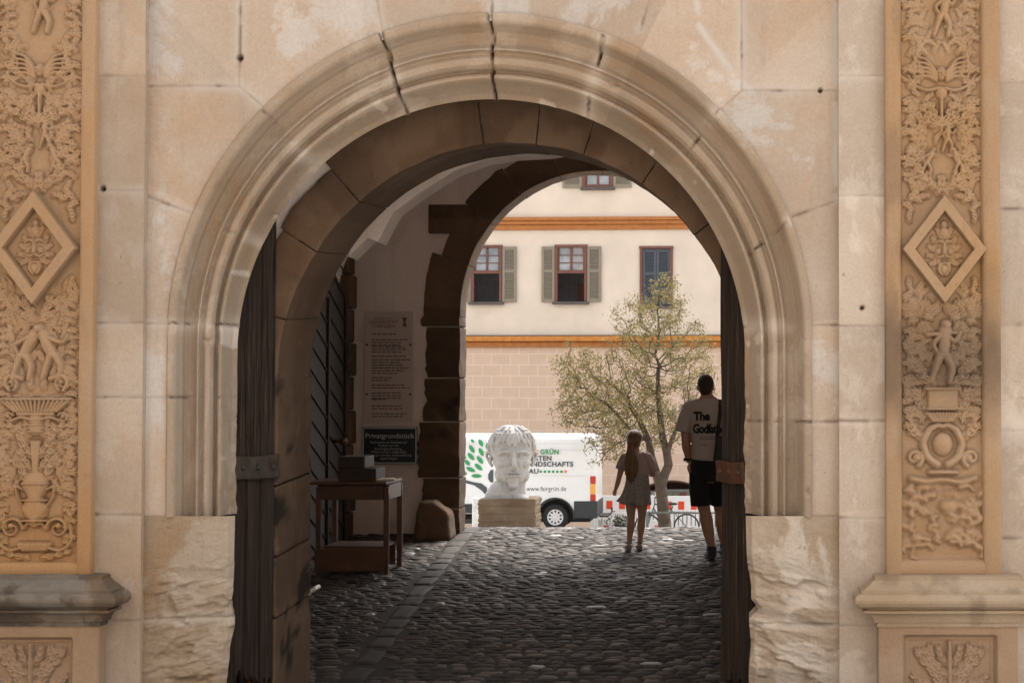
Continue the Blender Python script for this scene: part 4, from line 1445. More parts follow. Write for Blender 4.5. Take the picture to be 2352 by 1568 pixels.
mbs[0].build('print', M['ink'], IP)
mbs[1].build('red_print', M['redink'], IP)

M['sooty'] = stone('soot_dark_stone', (0.10, 0.066, 0.045), (0.16, 0.105, 0.07), pale=(0.3, 0.21, 0.15), warm=(0.2, 0.1, 0.05), pale_amt=0.3, warm_amt=0.4, bump=0.8)
# guard stone at the foot of the end arch
mb = MB()
gp = Wp(1000, 1222, 19.0)
gzz = float(gz(19.05))


def gs_w(V):
    V = V.copy()
    f = V[:, 2] / 0.42 + 0.5
    V[:, 0] *= 1.08 - 0.14 * f
    V[:, 1] *= 1.1 - 0.2 * f
    V[:, 2] -= 0.13 * np.clip(V[:, 0] / 0.2, -1, 1) * f * (V[:, 0] > 0)
    n = fbm(V[:, 0] * 6 + V[:, 1] * 4, V[:, 2] * 6, 12, 4) - 0.5
    return V * (1 + 0.24 * n[:, None])


mb.box((gp.x, 19.0, gzz + 0.17), (0.36, 0.38, 0.42), 0.06, seg=(9, 9, 9), warp=gs_w)
o = mb.build('guard_stone', M['sooty'], None, smooth=True)
tag(o, 'rough brown guard stone at the foot of the far arch', 'stone')
# table stand with boxes
M['tbl'] = plain('reddish_brown_wood', (0.09, 0.039, 0.019), 0.5, scale=5, stretch=(1, 1, 1), c2=(0.05, 0.023, 0.013), bump=0.2)
yf_, yb2_ = 16.25, 16.95
xl_t, xr_t = Wp(722, 1325, yf_).x, Wp(893, 1325, yf_).x
g0 = float(gz(16.6))
ht = Wp(800, 1108, yf_).z - g0
TB = empty('table_stand', ((xl_t + xr_t) / 2, 16.6, g0), 'dark wooden stand on four square legs with a low shelf box, beside the left wall', 'stand')
for (x, y) in ((xl_t + 0.03, yf_ + 0.03), (xr_t - 0.03, yf_ + 0.03), (xl_t + 0.03, yb2_ - 0.03), (xr_t - 0.03, yb2_ - 0.03)):
    mb = MB()
    mb.box((x, y, g0 + ht / 2 - 0.02), (0.044, 0.044, ht - 0.04), 0.006)
    mb.box((x, y, g0 + ht * 0.5), (0.052, 0.024, ht * 0.75), 0.006)
    mb.build('leg', M['tbl'], TB)
for (c, s) in ((((xl_t + xr_t) / 2, yf_ + 0.03, g0 + ht - 0.09), (xr_t - xl_t - 0.11, 0.035, 0.13)), (((xl_t + xr_t) / 2, yb2_ - 0.03, g0 + ht - 0.09), (xr_t - xl_t - 0.11, 0.035, 0.13)),
               ((xl_t + 0.03, 16.6, g0 + ht - 0.09), (0.035, 0.58, 0.13)), ((xr_t - 0.03, 16.6, g0 + ht - 0.09), (0.035, 0.58, 0.13))):
    mb = MB()
    mb.box(c, s, 0.005)
    mb.build('rail', M['tbl'], TB)
mb = MB()
mb.box(((xl_t + xr_t) / 2 - 0.03, 16.6, g0 + ht - 0.005), (xr_t - xl_t + 0.02, 0.76, 0.03), 0.008)
mb.build('tabletop', M['tbl'], TB)
mb = MB()
mb.box(((xl_t + xr_t) / 2, 16.6, g0 + 0.24), (xr_t - xl_t - 0.13, 0.58, 0.02))
mb.box(((xl_t + xr_t) / 2 - 0.02, yf_ + 0.012, g0 + 0.13), (xr_t - xl_t - 0.04, 0.03, 0.2), 0.005)
mb.box(((xl_t + xr_t) / 2, yb2_ - 0.06, g0 + 0.13), (xr_t - xl_t - 0.13, 0.02, 0.2), 0.004)
mb.build('shelf', M['tbl'], TB)
zt = g0 + ht + 0.011
M['box'] = plain('brown_board', (0.035, 0.022, 0.016), 0.7, var=0.15)
for (xa, xb_, zz0, hh_, lab, yv_) in ((777, 864, 0.0, 0.115, 'lower and wider of two dark boxes stacked on the stand', 16.5), (777, 838, 0.117, 0.105, 'upper and narrower of two dark boxes stacked on the stand', 16.5)):
    A, B_ = Wp(xa, 1100, yv_ - 0.2).x, Wp(xb_, 1100, yv_ - 0.2).x
    mb = MB()
    mb.box(((A + B_) / 2, yv_, zt + zz0 + hh_ / 2), (B_ - A, 0.42, hh_), 0.006)
    bx = mb.build('box', M['box'], None)
    tag(bx, lab, 'box', 'boxes on the stand')
mb = MB()
mb.box(((xl_t + xr_t) / 2 + 0.24, 16.48, zt + 0.009), (0.2, 0.28, 0.016), 0.002, rot=Matrix.Rotation(0.15, 3, 'Z'))
bx = mb.build('booklet', plain('cream_paper', (0.6, 0.52, 0.42), 0.7, var=0.05), None)
tag(bx, 'thin pale booklet lying on the right end of the stand', 'booklet')
# pale metal stub low on the left jamb
mb = MB()
sp = Wp(722, 1352, 11.9)
mb.box((sp.x, 11.9, sp.z), (0.07, 0.1, 0.03), 0.01, rot=Matrix.Rotation(R(-30), 3, 'Y'))
mb.box((sp.x - 0.06, 11.9, sp.z - 0.04), (0.08, 0.05, 0.03), 0.008, rot=Matrix.Rotation(R(-30), 3, 'Y'))
tag(mb.build('bracket', plain('bright_metal', (0.7, 0.68, 0.62), 0.3, 0.6, var=0.05), None), 'short bright metal bracket low on the brown jamb by the stand', 'bracket')

# ------------------------------------------------------------------ figures
M['skin_m'] = plain('tanned_skin', (0.36, 0.20, 0.135), 0.55, var=0.04)
M['skin_g'] = plain('light_skin', (0.42, 0.25, 0.175), 0.55, var=0.04)
M['tee_m'] = plain('grey_cotton', (0.40, 0.355, 0.33), 0.9, var=0.04, bump=0.3, bscale=14, dist=0.012)
M['black'] = plain('black_cotton', (0.012, 0.012, 0.014), 0.9, var=0.1, bump=0.25, bscale=16, dist=0.01)
M['tee_g'] = plain('dusty_pink_cotton', (0.38, 0.29, 0.275), 0.9, var=0.05, bump=0.3, bscale=16, dist=0.01)
M['skirt'] = plain('grey_patterned_skirt', (0.38, 0.34, 0.335), 0.9, var=0.25, scale=60, bump=0.3, bscale=20, dist=0.008)
M['hair_m'] = plain('short_brown_hair', (0.045, 0.026, 0.018), 0.7, scale=60, bump=0.5, bscale=120)
M['hair_g'] = plain('long_brown_hair', (0.12, 0.065, 0.036), 0.45, scale=7, stretch=(9, 9, 0.5), c2=(0.22, 0.125, 0.07), bump=0.8, bscale=9, dist=0.01)
M['shoe'] = plain('black_trainer', (0.015, 0.015, 0.017), 0.6)
M['sandal'] = plain('pale_pink_sandal', (0.36, 0.28, 0.27), 0.6)


def head_shape(mb, c, sc, yaw=0.0, ears=True, face=True):
    """head about 1 unit tall (chin -0.5, crown 0.5), facing +y before yaw"""
    Rm = Matrix.Rotation(yaw, 3, 'Z')

    def P(x, y, z):
        v = Rm @ Vector((x, y, z)) * sc
        return (c[0] + v.x, c[1] + v.y, c[2] + v.z)
    mb.blob(P(0, -0.05, 0.12), (0.335 * sc, 0.42 * sc, 0.38 * sc), 20, 14, rot=Rm)
    mb.blob(P(0, 0.10, -0.14), (0.27 * sc, 0.29 * sc, 0.34 * sc), 18, 12, rot=Rm)
    mb.blob(P(0, 0.24, -0.40), (0.13 * sc, 0.12 * sc, 0.10 * sc), 12, 8, rot=Rm)
    mb.blob(P(0, -0.22, -0.12), (0.24 * sc, 0.20 * sc, 0.26 * sc), 14, 10, rot=Rm)
    if face:
        mb.tube([P(0, 0.37, 0.08), P(0, 0.43, -0.04), P(0, 0.47, -0.12)], [0.045 * sc, 0.055 * sc, 0.07 * sc], 10)
        for s in (-1, 1):
            mb.blob(P(0.055 * s, 0.41, -0.135), (0.045 * sc, 0.05 * sc, 0.04 * sc), 8, 6, rot=Rm)
            mb.blob(P(0.135 * s, 0.315, 0.0), (0.07 * sc, 0.05 * sc, 0.04 * sc), 10, 6, rot=Rm)
            mb.blob(P(0.13 * s, 0.33, 0.075), (0.11 * sc, 0.06 * sc, 0.035 * sc), 10, 6, rot=Rm)
        mb.blob(P(0, 0.375, -0.235), (0.105 * sc, 0.05 * sc, 0.03 * sc), 10, 6, rot=Rm)
        mb.blob(P(0, 0.365, -0.28), (0.085 * sc, 0.055 * sc, 0.032 * sc), 10, 6, rot=Rm)
    if ears:
        for s in (-1, 1):
            mb.blob(P(0.335 * s, -0.04, -0.03), (0.04 * sc, 0.085 * sc, 0.135 * sc), 10, 8, rot=Rm @ Matrix.Rotation(0.35 * s, 3, 'Z'))
            mb.blob(P(0.31 * s, -0.03, -0.11), (0.05 * sc, 0.05 * sc, 0.06 * sc), 8, 6, rot=Rm)


def finger(mb, base, d0, d1, lens, r):
    p = Vector(base)
    pts = [p.copy()]
    a, b_ = Vector(d0).normalized(), Vector(d1).normalized()
    for k, l in enumerate(lens):
        d = a.lerp(b_, k / max(1, len(lens) - 1)).normalized()
        p = p + d * l
        pts.append(p.copy())
    mb.tube(pts, [r, r * 0.97, r * 0.92, r * 0.72][:len(pts)], 8)
    mb.blob(pts[-1], r * 0.74, 8, 6)


def on_surface(P2, bvh, y_from, direction, off):
    out = []
    for (x, z) in P2:
        h = bvh.ray_cast(Vector((x, y_from, z)), Vector(direction))
        out.append((x, (h[0].y if h[0] is not None else y_from + 0.3) - off * direction[1], z))
    return out


def subdivided(V, Fs, it=2):
    """split triangles/polygons so lettering can bend round a back"""
    me = bpy.data.meshes.new('tmp')
    me.from_pydata(V.tolist(), [], Fs)
    import bmesh
    bm = bmesh.new()
    bm.from_mesh(me)
    bmesh.ops.triangulate(bm, faces=bm.faces[:])
    for _ in range(it):
        bmesh.ops.subdivide_edges(bm, edges=[e for e in bm.edges if e.calc_length() > 0.02], cuts=1, use_grid_fill=False)
        bmesh.ops.triangulate(bm, faces=[f for f in bm.faces if len(f.verts) > 3])
    Vn = np.array([v.co[:] for v in bm.verts])
    bm.verts.index_update()
    Fn = [tuple(v.index for v in f.verts) for f in bm.faces]
    bm.free()
    bpy.data.meshes.remove(me)
    return Vn, Fn


# --- the man: local x right, y away from the camera, z up; photo px -> metres at his distance
DM = 17.35
gm = float(gz(DM))
SM = F / DM
MX, MZ = Wp(1625, 1284, DM).x, gm
def mp(px, py, y=0.0):
    q = Wp(px, py, DM)
    return (q.x - MX, y, q.z - MZ)


MAN = empty('person', (MX, DM, gm), 'man seen from behind in grey printed T-shirt and black shorts beside the right gate leaf', 'person')
mb = MB()
hz = mp(1621, 888)[2]
head_shape(mb, (mp(1621, 0)[0], 0.03, hz - 0.005), 0.225, yaw=-0.1)
mb.tube([mp(1623, 912, 0.0), mp(1622, 896, 0.015)], [(0.062, 0.062), (0.056, 0.06)], 14)
mb.tube([mp(1625, 1108), mp(1625, 1080), mp(1625, 1040), mp(1625, 1000), mp(1625, 950), mp(1624, 925), mp(1623, 908)],
        [(0.155, 0.10), (0.165, 0.115), (0.145, 0.095), (0.155, 0.10), (0.18, 0.105), (0.14, 0.085), (0.06, 0.06)], 18)
# left arm into the pocket
sh = mp(1584, 938)
mb.tube([mp(1594, 932), sh, mp(1577, 965), mp(1575, 1000, -0.02)], [0.05, 0.062, 0.055, 0.047], 12)
mb.tube([mp(1575, 998, -0.02), mp(1576, 1025, -0.005), mp(1581, 1050, 0.02), mp(1583, 1062, 0.03)], [0.046, 0.045, 0.033, 0.03], 12)
mb.blob(mp(1586, 1076, 0.035), (0.036, 0.022, 0.052), 12, 8, rot=Matrix.Rotation(-0.25, 3, 'Y'))
for k, (ln, off) in enumerate(((0.03, -0.024), (0.034, -0.008), (0.032, 0.008), (0.025, 0.022))):
    b0 = mp(1588, 1086, 0.03)
    finger(mb, (b0[0] + off * 0.9, b0[1] + 0.004 * k, b0[2]), (0.25, 0.05, -1), (0.3, 0.3, -1), (ln, ln * 0.7, ln * 0.5), 0.0085)
b0 = mp(1592, 1072, 0.03)
finger(mb, b0, (0.7, 0.1, -0.7), (0.3, 0.2, -1), (0.03, 0.028, 0.02), 0.01)
# right arm
mb.tube([mp(1656, 932), mp(1668, 940), mp(1675, 968), mp(1676, 1002, 0.02)], [0.05, 0.062, 0.055, 0.047], 12)
mb.tube([mp(1676, 1000, 0.02), mp(1676, 1030, 0.05), mp(1672, 1062, 0.09)], [0.046, 0.044, 0.03], 12)
mb.blob(mp(1671, 1078, 0.10), (0.036, 0.022, 0.05), 12, 8)
for k in range(4):
    b0 = mp(1671, 1088, 0.10)
    finger(mb, (b0[0] - 0.024 + 0.016 * k, b0[1], b0[2]), (0, 0.1, -1), (0, 0.4, -1), (0.034, 0.026, 0.018), 0.0085)
b0 = mp(1665, 1074, 0.10)
finger(mb, b0, (-0.7, 0.1, -0.7), (-0.2, 0.3, -1), (0.03, 0.028, 0.02), 0.01)
# legs
mb.tube([mp(1610, 1090), mp(1611, 1125), mp(1615, 1158, 0.01), mp(1619, 1175, 0.015), mp(1623, 1195, -0.01), mp(1627, 1220, 0.0), mp(1633, 1252, 0.01), mp(1635, 1266, 0.01)],
        [0.085, 0.082, 0.066, 0.057, 0.064, 0.056, 0.038, 0.038], 16)
mb.tube([mp(1645, 1090), mp(1649, 1125, 0.03), mp(1653, 1158, 0.06), mp(1655, 1178, 0.08), mp(1657, 1200, 0.06), mp(1660, 1225, 0.08), mp(1663, 1250, 0.16), mp(1664, 1258, 0.17)],
        [0.085, 0.082, 0.066, 0.057, 0.062, 0.054, 0.038, 0.038], 16)
mb.tube([mp(1634, 1268, -0.03), mp(1631, 1274, 0.08), mp(1629, 1276, 0.16)], [(0.04, 0.035), (0.042, 0.03), (0.036, 0.02)], 12)
mb.tube([mp(1664, 1262, 0.14), mp(1665, 1268, 0.24), mp(1665, 1270, 0.32)], [(0.04, 0.035), (0.042, 0.03), (0.036, 0.02)], 12)
link('body', remeshed(mb, 'body', 0.0075, 5), M['skin_m'], MAN, local=True)
mb = MB()
hc = (mp(1621, 0)[0], 0.02, hz - 0.002)
mb.blob((hc[0], hc[1] - 0.012, hc[2] + 0.036), (0.081, 0.098, 0.088), 24, 16)
mb.blob((hc[0], hc[1] - 0.05, hc[2] - 0.02), (0.064, 0.052, 0.07), 18, 12)
link('hair', remeshed(mb, 'hair', 0.007, 4), M['hair_m'], MAN, local=True)
# T-shirt
mb = MB()
mb.tube([mp(1624, 1057), mp(1625, 1040), mp(1625, 1000), mp(1625, 962), mp(1625, 940), mp(1624, 924), mp(1623, 914)],
        [(0.152, 0.128), (0.152, 0.122), (0.160, 0.116), (0.182, 0.118), (0.185, 0.108), (0.135, 0.092), (0.075, 0.072)], 28)
mb.tube([mp(1606, 930), mp(1586, 936), mp(1575, 960), mp(1568, 992, -0.01)], [(0.06, 0.07), (0.075, 0.078), (0.076, 0.076), (0.077, 0.08)], 18)
mb.tube([mp(1642, 930), mp(1664, 937), mp(1675, 960), mp(1681, 992, 0.01)], [(0.06, 0.07), (0.075, 0.078), (0.076, 0.076), (0.077, 0.08)], 18)
me = remeshed(mb, 'tshirt', 0.0085, 6)
shirt = link('tshirt', me, M['tee_m'], MAN, local=True)
bvh = BVHTree.FromPolygons([v.co[:] for v in me.vertices], [tuple(p.vertices) for p in me.polygons])
mbt = MB()
for (tx_, px, py, size, sx) in (('The', 1594, 964, 0.112, 0.92), ('Godfather', 1592, 993, 0.118, 0.74)):
    V, Fs = text_geo(tx_, size, offset=0.0055, spacing=0.92, xscale=sx)
    V, Fs = subdivided(V, Fs, 2)
    o = mp(px, py)
    P2 = [(v[0] + o[0], v[1] + o[2]) for v in V]
    mbt.raw(on_surface(P2, bvh, -0.6, (0, 1, 0), 0.004), Fs)
o = mp(1606, 1004)
for (py, n_) in ((1003, 9), (1008, 8), (1021, 4)):
    for k in range(n_):
        a = mp(1608 + k * 4.4, py)
        V = np.array([(a[0] + i * 0.013, 0, a[2] + j * 0.006) for i, j in ((0, 0), (1, 0), (1, 1), (0, 1))])
        mbt.raw(on_surface([(v[0], v[2]) for v in V], bvh, -0.6, (0, 1, 0), 0.004), [(0, 1, 2, 3)])
mbt.build('shirt_print', M['black'], MAN, local=True)
# shorts
mb = MB()
mb.tube([mp(1624, 1054), mp(1624, 1068), mp(1626, 1088), mp(1627, 1106)], [(0.153, 0.118), (0.162, 0.128), (0.17, 0.13), (0.165, 0.12)], 26)
mb.tube([mp(1608, 1085), mp(1609, 1120, 0.0), mp(1612, 1160, 0.005)], [(0.105, 0.11), (0.112, 0.11), (0.108, 0.105)], 20)
mb.tube([mp(1646, 1085), mp(1650, 1120, 0.03), mp(1654, 1158, 0.06)], [(0.1, 0.11), (0.098, 0.105), (0.095, 0.1)], 20)
link('shorts', remeshed(mb, 'shorts', 0.0085, 5), M['black'], MAN, local=True)
for (a, yy, t) in ((mp(1634, 1276), 0.0, 0), (mp(1664, 1270), 0.17, 1)):
    mb = MB()
    z = 0.04 if t == 0 else a[2]
    mb.tube([(a[0] + 0.005, yy - 0.08, z + 0.012), (a[0], yy, z + 0.01), (a[0] - 0.015, yy + 0.10, z), (a[0] - 0.02, yy + 0.2, z - 0.006)],
            [(0.042, 0.05), (0.05, 0.052), (0.056, 0.042), (0.04, 0.028)], 16)
    mb.tube([(a[0] + 0.002, yy - 0.02, z + 0.03), (a[0] + 0.002, yy - 0.015, z + 0.085)], [0.052, 0.048], 14)
    link('shoe', remeshed(mb, 'shoe', 0.007, 4), M['shoe'], MAN, local=True)
# watch and sling bag: worn things of their own
mb = MB()
a = mp(1581, 1055, 0.024)
mb.lathe([(0.034, -0.012), (0.041, -0.012), (0.043, 0.0), (0.041, 0.012), (0.034, 0.012)], 20, (MX + a[0], DM + a[1], gm + a[2]))
mb.box((MX + a[0] - 0.037, DM + a[1] - 0.012, gm + a[2]), (0.02, 0.035, 0.034), 0.004)
tag(mb.build('wristwatch', M['shoe'], None, smooth=False), "black wristwatch on the man's left wrist", 'watch')
mb = MB()
mb.box((MX + mp(1660, 0)[0], DM - 0.145, gm + mp(0, 1030)[2]), (0.15, 0.06, 0.25), 0.025, rot=Matrix.Rotation(0.12, 3, 'Y'))
BG = empty('sling_bag', (MX + mp(1660, 0)[0], DM - 0.15, gm + mp(0, 1055)[2]), "black sling bag hanging at the right of the man's back", 'bag')
mb.build('pouch', M['shoe'], BG)
mb = MB()
mb.tube([(MX + mp(1648, 0)[0], DM - 0.135, gm + mp(0, 1008)[2]), (MX + mp(1652, 0)[0], DM - 0.135, gm + mp(0, 970)[2]), (MX + mp(1655, 0)[0], DM - 0.11, gm + mp(0, 940)[2]), (MX + mp(1654, 0)[0], DM - 0.03, gm + mp(0, 918)[2])], [(0.018, 0.006)] * 4, 8)
mb.build('strap', M['shoe'], BG, smooth=True)

# --- the girl
DG = 18.0
gg = float(gz(DG))
GX = Wp(1463, 1263, DG).x
def gp_(px, py, y=0.0):
    q = Wp(px, py, DG)
    return (q.x - GX, y, q.z - gg)


GIRL = empty('person', (GX, DG, gg), 'young girl seen from behind with long loose hair, pink top and short grey skirt', 'person')
mb = MB()
hzg = gp_(0, 1010)[2]
hxg = gp_(1459, 0)[0]
head_shape(mb, (hxg, 0.02, hzg), 0.197, yaw=-0.45)
mb.tube([gp_(1461, 1045), gp_(1460, 1026, 0.01)], [(0.042, 0.042), (0.036, 0.038)], 12)
mb.tube([gp_(1463, 1150), gp_(1463, 1125), gp_(1463, 1095), gp_(1462, 1068), gp_(1461, 1050), gp_(1461, 1038)],
        [(0.095, 0.07), (0.105, 0.08), (0.09, 0.066), (0.105, 0.07), (0.10, 0.062), (0.04, 0.04)], 16)
mb.tube([gp_(1442, 1044), gp_(1434, 1050), gp_(1428, 1072, 0.0), gp_(1423, 1093, -0.01)], [0.034, 0.038, 0.034, 0.028], 12)
mb.tube([gp_(1423, 1092, -0.01), gp_(1419, 1108, 0.0), gp_(1414, 1123, 0.01)], [0.028, 0.026, 0.02], 12)
mb.blob(gp_(1412, 1129, 0.015), (0.024, 0.02, 0.028), 12, 8)
for k in range(4):
    b0 = gp_(1409, 1131, 0.0)
    finger(mb, (b0[0] + 0.004 * k - 0.006, 0.002 + 0.011 * k, b0[2] - 0.004), (0.1, 0, -1), (1, 0.1, 0.3), (0.016, 0.016, 0.012), 0.0068)
finger(mb, gp_(1410, 1125, 0.0), (0.2, -0.6, -0.8), (0.8, 0.2, -0.4), (0.018, 0.016, 0.012), 0.0075)
mb.tube([gp_(1480, 1044), gp_(1488, 1050), gp_(1495, 1070, 0.0), gp_(1499, 1090, 0.02)], [0.034, 0.038, 0.034, 0.028], 12)
mb.tube([gp_(1499, 1089, 0.02), gp_(1494, 1090, 0.10), gp_(1486, 1088, 0.19)], [0.028, 0.026, 0.02], 12, up=(0, 0, 1))
mb.blob(gp_(1484, 1087, 0.21), (0.022, 0.03, 0.022), 10, 8)
for k in range(4):
    b0 = gp_(1484, 1087, 0.235)
    finger(mb, (b0[0] - 0.016 + 0.011 * k, b0[1], b0[2]), (0, 1, -0.1), (0, 0.3, -1), (0.018, 0.015, 0.011), 0.0066)
finger(mb, gp_(1480, 1088, 0.21), (-0.8, 0.6, 0.1), (-0.2, 1, 0), (0.02, 0.016, 0.012), 0.0074)
for (xa, xb_, xc, xd, s, yo) in ((1449, 1449.5, 1449, 1446.5, -1, 0.0), (1475, 1474, 1472, 1470.5, 1, 0.03)):
    mb.tube([gp_(xa, 1140, yo * 0.3), gp_(xa, 1160, yo * 0.4), gp_(xb_, 1183, yo * 0.6), gp_(xb_, 1192, yo * 0.7 + 0.004), gp_(xc, 1208, yo * 0.8 - 0.012), gp_(xd, 1232, yo), gp_(xd - 0.5, 1248, yo)],
            [0.06, 0.055, 0.041, 0.038, 0.042, 0.027, 0.026], 14)
    fxx = gp_(xd, 0)[0]
    mb.tube([(fxx, yo - 0.025, 0.03), (fxx - 0.005, yo + 0.05, 0.026), (fxx - 0.01, yo + 0.115, 0.018)], [(0.026, 0.026), (0.03, 0.022), (0.028, 0.013)], 12)
link('body', remeshed(mb, 'body', 0.0058, 5), M['skin_g'], GIRL, local=True)
# hair: cap and a long fall of strands
mb = MB()
mb.blob((hxg - 0.002, 0.004, hzg + 0.024), (0.083, 0.098, 0.083), 22, 16)
mb.blob((hxg - 0.008, -0.045, hzg - 0.01), (0.07, 0.05, 0.07), 18, 12)
mb.lathe([(0.018, -0.012), (0.03, -0.01), (0.032, 0.0), (0.03, 0.01), (0.018, 0.012)], 12, (hxg - 0.028, -0.10, hzg - 0.02))
rq = random.Random(4)
for k in range(30):
    f = k / 29
    x0 = hxg - 0.07 + 0.125 * f
    xe = gp_(1441 + 25 * f, 0)[0] + rq.uniform(-0.006, 0.006)
    ze = gp_(0, 1112 - 14 * abs(f - 0.45) * 2 + rq.uniform(-8, 4))[2]
    ys_ = -0.075 - 0.02 * math.sin(math.pi * f) + rq.uniform(-0.006, 0.006)
    xm = gp_(1440 + 27 * f, 0)[0]
    xn = hxg - 0.028 + 0.05 * (f - 0.5)
    mb.tube([(hxg + 0.12 * (f - 0.5), -0.055, hzg + 0.05), (xn, -0.098 + 0.01 * math.sin(9 * f), hzg - 0.015), (xn - 0.006, ys_ - 0.012, hzg - 0.07), (xm, ys_ - 0.012, gp_(0, 1060)[2]), (xe + 0.004, ys_ - 0.014, (gp_(0, 1060)[2] + ze) / 2), (xe, ys_ + 0.004, ze)],
            [0.012, 0.011, 0.011, 0.010, 0.009, 0.003], 7)
me = remeshed(mb, 'hair', 0.005, 2)
link('hair', me, M['hair_g'], GIRL, local=True)
mb = MB()
mb.tube([gp_(1464, 1090), gp_(1464, 1084), gp_(1463, 1066), gp_(1462, 1052), gp_(1461, 1042), gp_(1461, 1037)], [(0.128, 0.096), (0.126, 0.094), (0.118, 0.084), (0.108, 0.076), (0.075, 0.06), (0.045, 0.046)], 26)
mb.tube([gp_(1450, 1045), gp_(1436, 1049), gp_(1429, 1063), gp_(1424, 1078)], [(0.04, 0.042), (0.05, 0.05), (0.048, 0.05), (0.05, 0.05)], 16)
mb.tube([gp_(1472, 1045), gp_(1487, 1049), gp_(1494, 1064), gp_(1499, 1082, 0.01)], [(0.04, 0.042), (0.05, 0.05), (0.048, 0.05), (0.05, 0.05)], 16)
link('top', remeshed(mb, 'top', 0.006, 5), M['tee_g'], GIRL, local=True)
# skirt, an open flared cloth with folds, lifted on the left
nth, nv = 96, 22
th = np.linspace(0, 2 * math.pi, nth + 1)
vv = np.linspace(0, 1, nv)
TH, VV_ = np.meshgrid(th, vv)
lift = np.exp(-((np.mod(TH - math.pi * 1.06 + math.pi, 2 * math.pi) - math.pi) / 0.34) ** 2)
rx = 0.108 + 0.018 * VV_ ** 1.2 + 0.011 * np.sin(TH * 13 + 1) * VV_ + 0.085 * lift * VV_ ** 3
ry = 0.086 + 0.035 * VV_ + 0.011 * np.sin(TH * 11) * VV_
c0, c1 = gp_(1464, 1082), gp_(1464, 1158)
Xk = c0[0] + rx * np.cos(TH)
Yk = ry * np.sin(TH) + 0.0
Zk = c0[2] + (c1[2] - c0[2]) * VV_ + 0.028 * lift * VV_ ** 3 + 0.006 * np.sin(TH * 6) * VV_
o = link('skirt', grid_mesh('skirt', Xk, Yk, Zk), M['skirt'], GIRL, local=True)
sm = o.modifiers.new('thickness', 'SOLIDIFY')
sm.thickness = 0.004
for (xd, yo) in ((1446.5, 0.0), (1470.5, 0.03)):
    mb = MB()
    x_ = gp_(xd, 0)[0]
    mb.tube([(x_ + 0.002, yo - 0.055, 0.014), (x_, yo, 0.014), (x_ - 0.008, yo + 0.07, 0.013), (x_ - 0.012, yo + 0.14, 0.011)], [(0.03, 0.014), (0.034, 0.014), (0.04, 0.013), (0.03, 0.009)], 14)
    mb.tube([(x_, yo - 0.05, 0.018), (x_, yo - 0.048, 0.055)], [(0.031, 0.012), (0.028, 0.01)], 12)
    mb.tube([(x_ - 0.042, yo + 0.07, 0.02), (x_ - 0.005, yo + 0.075, 0.05), (x_ + 0.03, yo + 0.07, 0.02)], [0.009] * 3, 8, up=(0, 1, 0))
    mb.lathe([(0.028, -0.01), (0.033, -0.01), (0.034, 0.01), (0.028, 0.01)], 18, (x_, yo, 0.075))
    mb.build('sandal', M['sandal'], GIRL, smooth=True, local=True)

# ------------------------------------------------------------------ marble head on its stone block
DB = 34.0
sB = F / DB
gb = float(gz(DB))
M['marble'] = stone('weathered_white_marble', (0.245, 0.238, 0.227), (0.291, 0.285, 0.277), pale=(0.326, 0.326, 0.320), warm=(0.245, 0.209, 0.175), pale_amt=0.4, warm_amt=0.45, bump=0.02, rough=0.6, dirt=(0.175, 0.158, 0.134), scale=1.0)
M['block'] = stone('layered_brown_sandstone', (0.094, 0.064, 0.041), (0.140, 0.105, 0.070), pale=(0.179, 0.152, 0.117), warm=(0.101, 0.051, 0.023), pale_amt=0.5, warm_amt=0.6, bump=1.0, scale=1.6)
bc = Wp(1171, 1140, DB)
bx0, bx1 = Wp(1106, 1200, DB).x, Wp(1237, 1200, DB).x
btop = Wp(1171, 1142, DB).z


def blk(V):
    V = V.copy()
    z = V[:, 2]
    n = fbm(V[:, 0] * 2 + V[:, 1] * 2, z * 14, 15, 4) - 0.5
    n2 = fbm(V[:, 0] * 6 + V[:, 1] * 5, z * 8, 19, 4) - 0.5
    gro = sum(np.exp(-((z - a) / 0.012) ** 2) for a in (0.2, 0.05, -0.1, -0.22))
    s = 1 + 0.09 * n + 0.05 * n2 - 0.035 * gro
    V[:, 0] *= s
    V[:, 1] *= s
    V[:, 2] += 0.03 * n2
    return V


mb = MB()
mb.box(((bx0 + bx1) / 2, DB, (btop + gb) / 2 - 0.03), (bx1 - bx0, 0.95, btop - gb + 0.06), 0.03, seg=(22, 20, 34), warp=blk)
tag(mb.build('stone_block', M['block'], None, smooth=True), 'layered brown sandstone block carrying the white marble head', 'plinth')
HD = empty('marble_head', (bc.x, DB, btop), 'huge white marble head with short curled fringe, set on a brown stone block', 'sculpture')
HS = 1.22                                        # chin to crown, metres
hzc = Wp(1171, 1049, DB).z
hcx = Wp(1176, 1049, DB).x
yawB = math.pi + 0.20
RB = Matrix.Rotation(yawB, 3, 'Z')


def hb(x, y, z):
    v = RB @ Vector((x, y, z)) * HS
    return (hcx + v.x, DB + v.y, hzc + v.z)


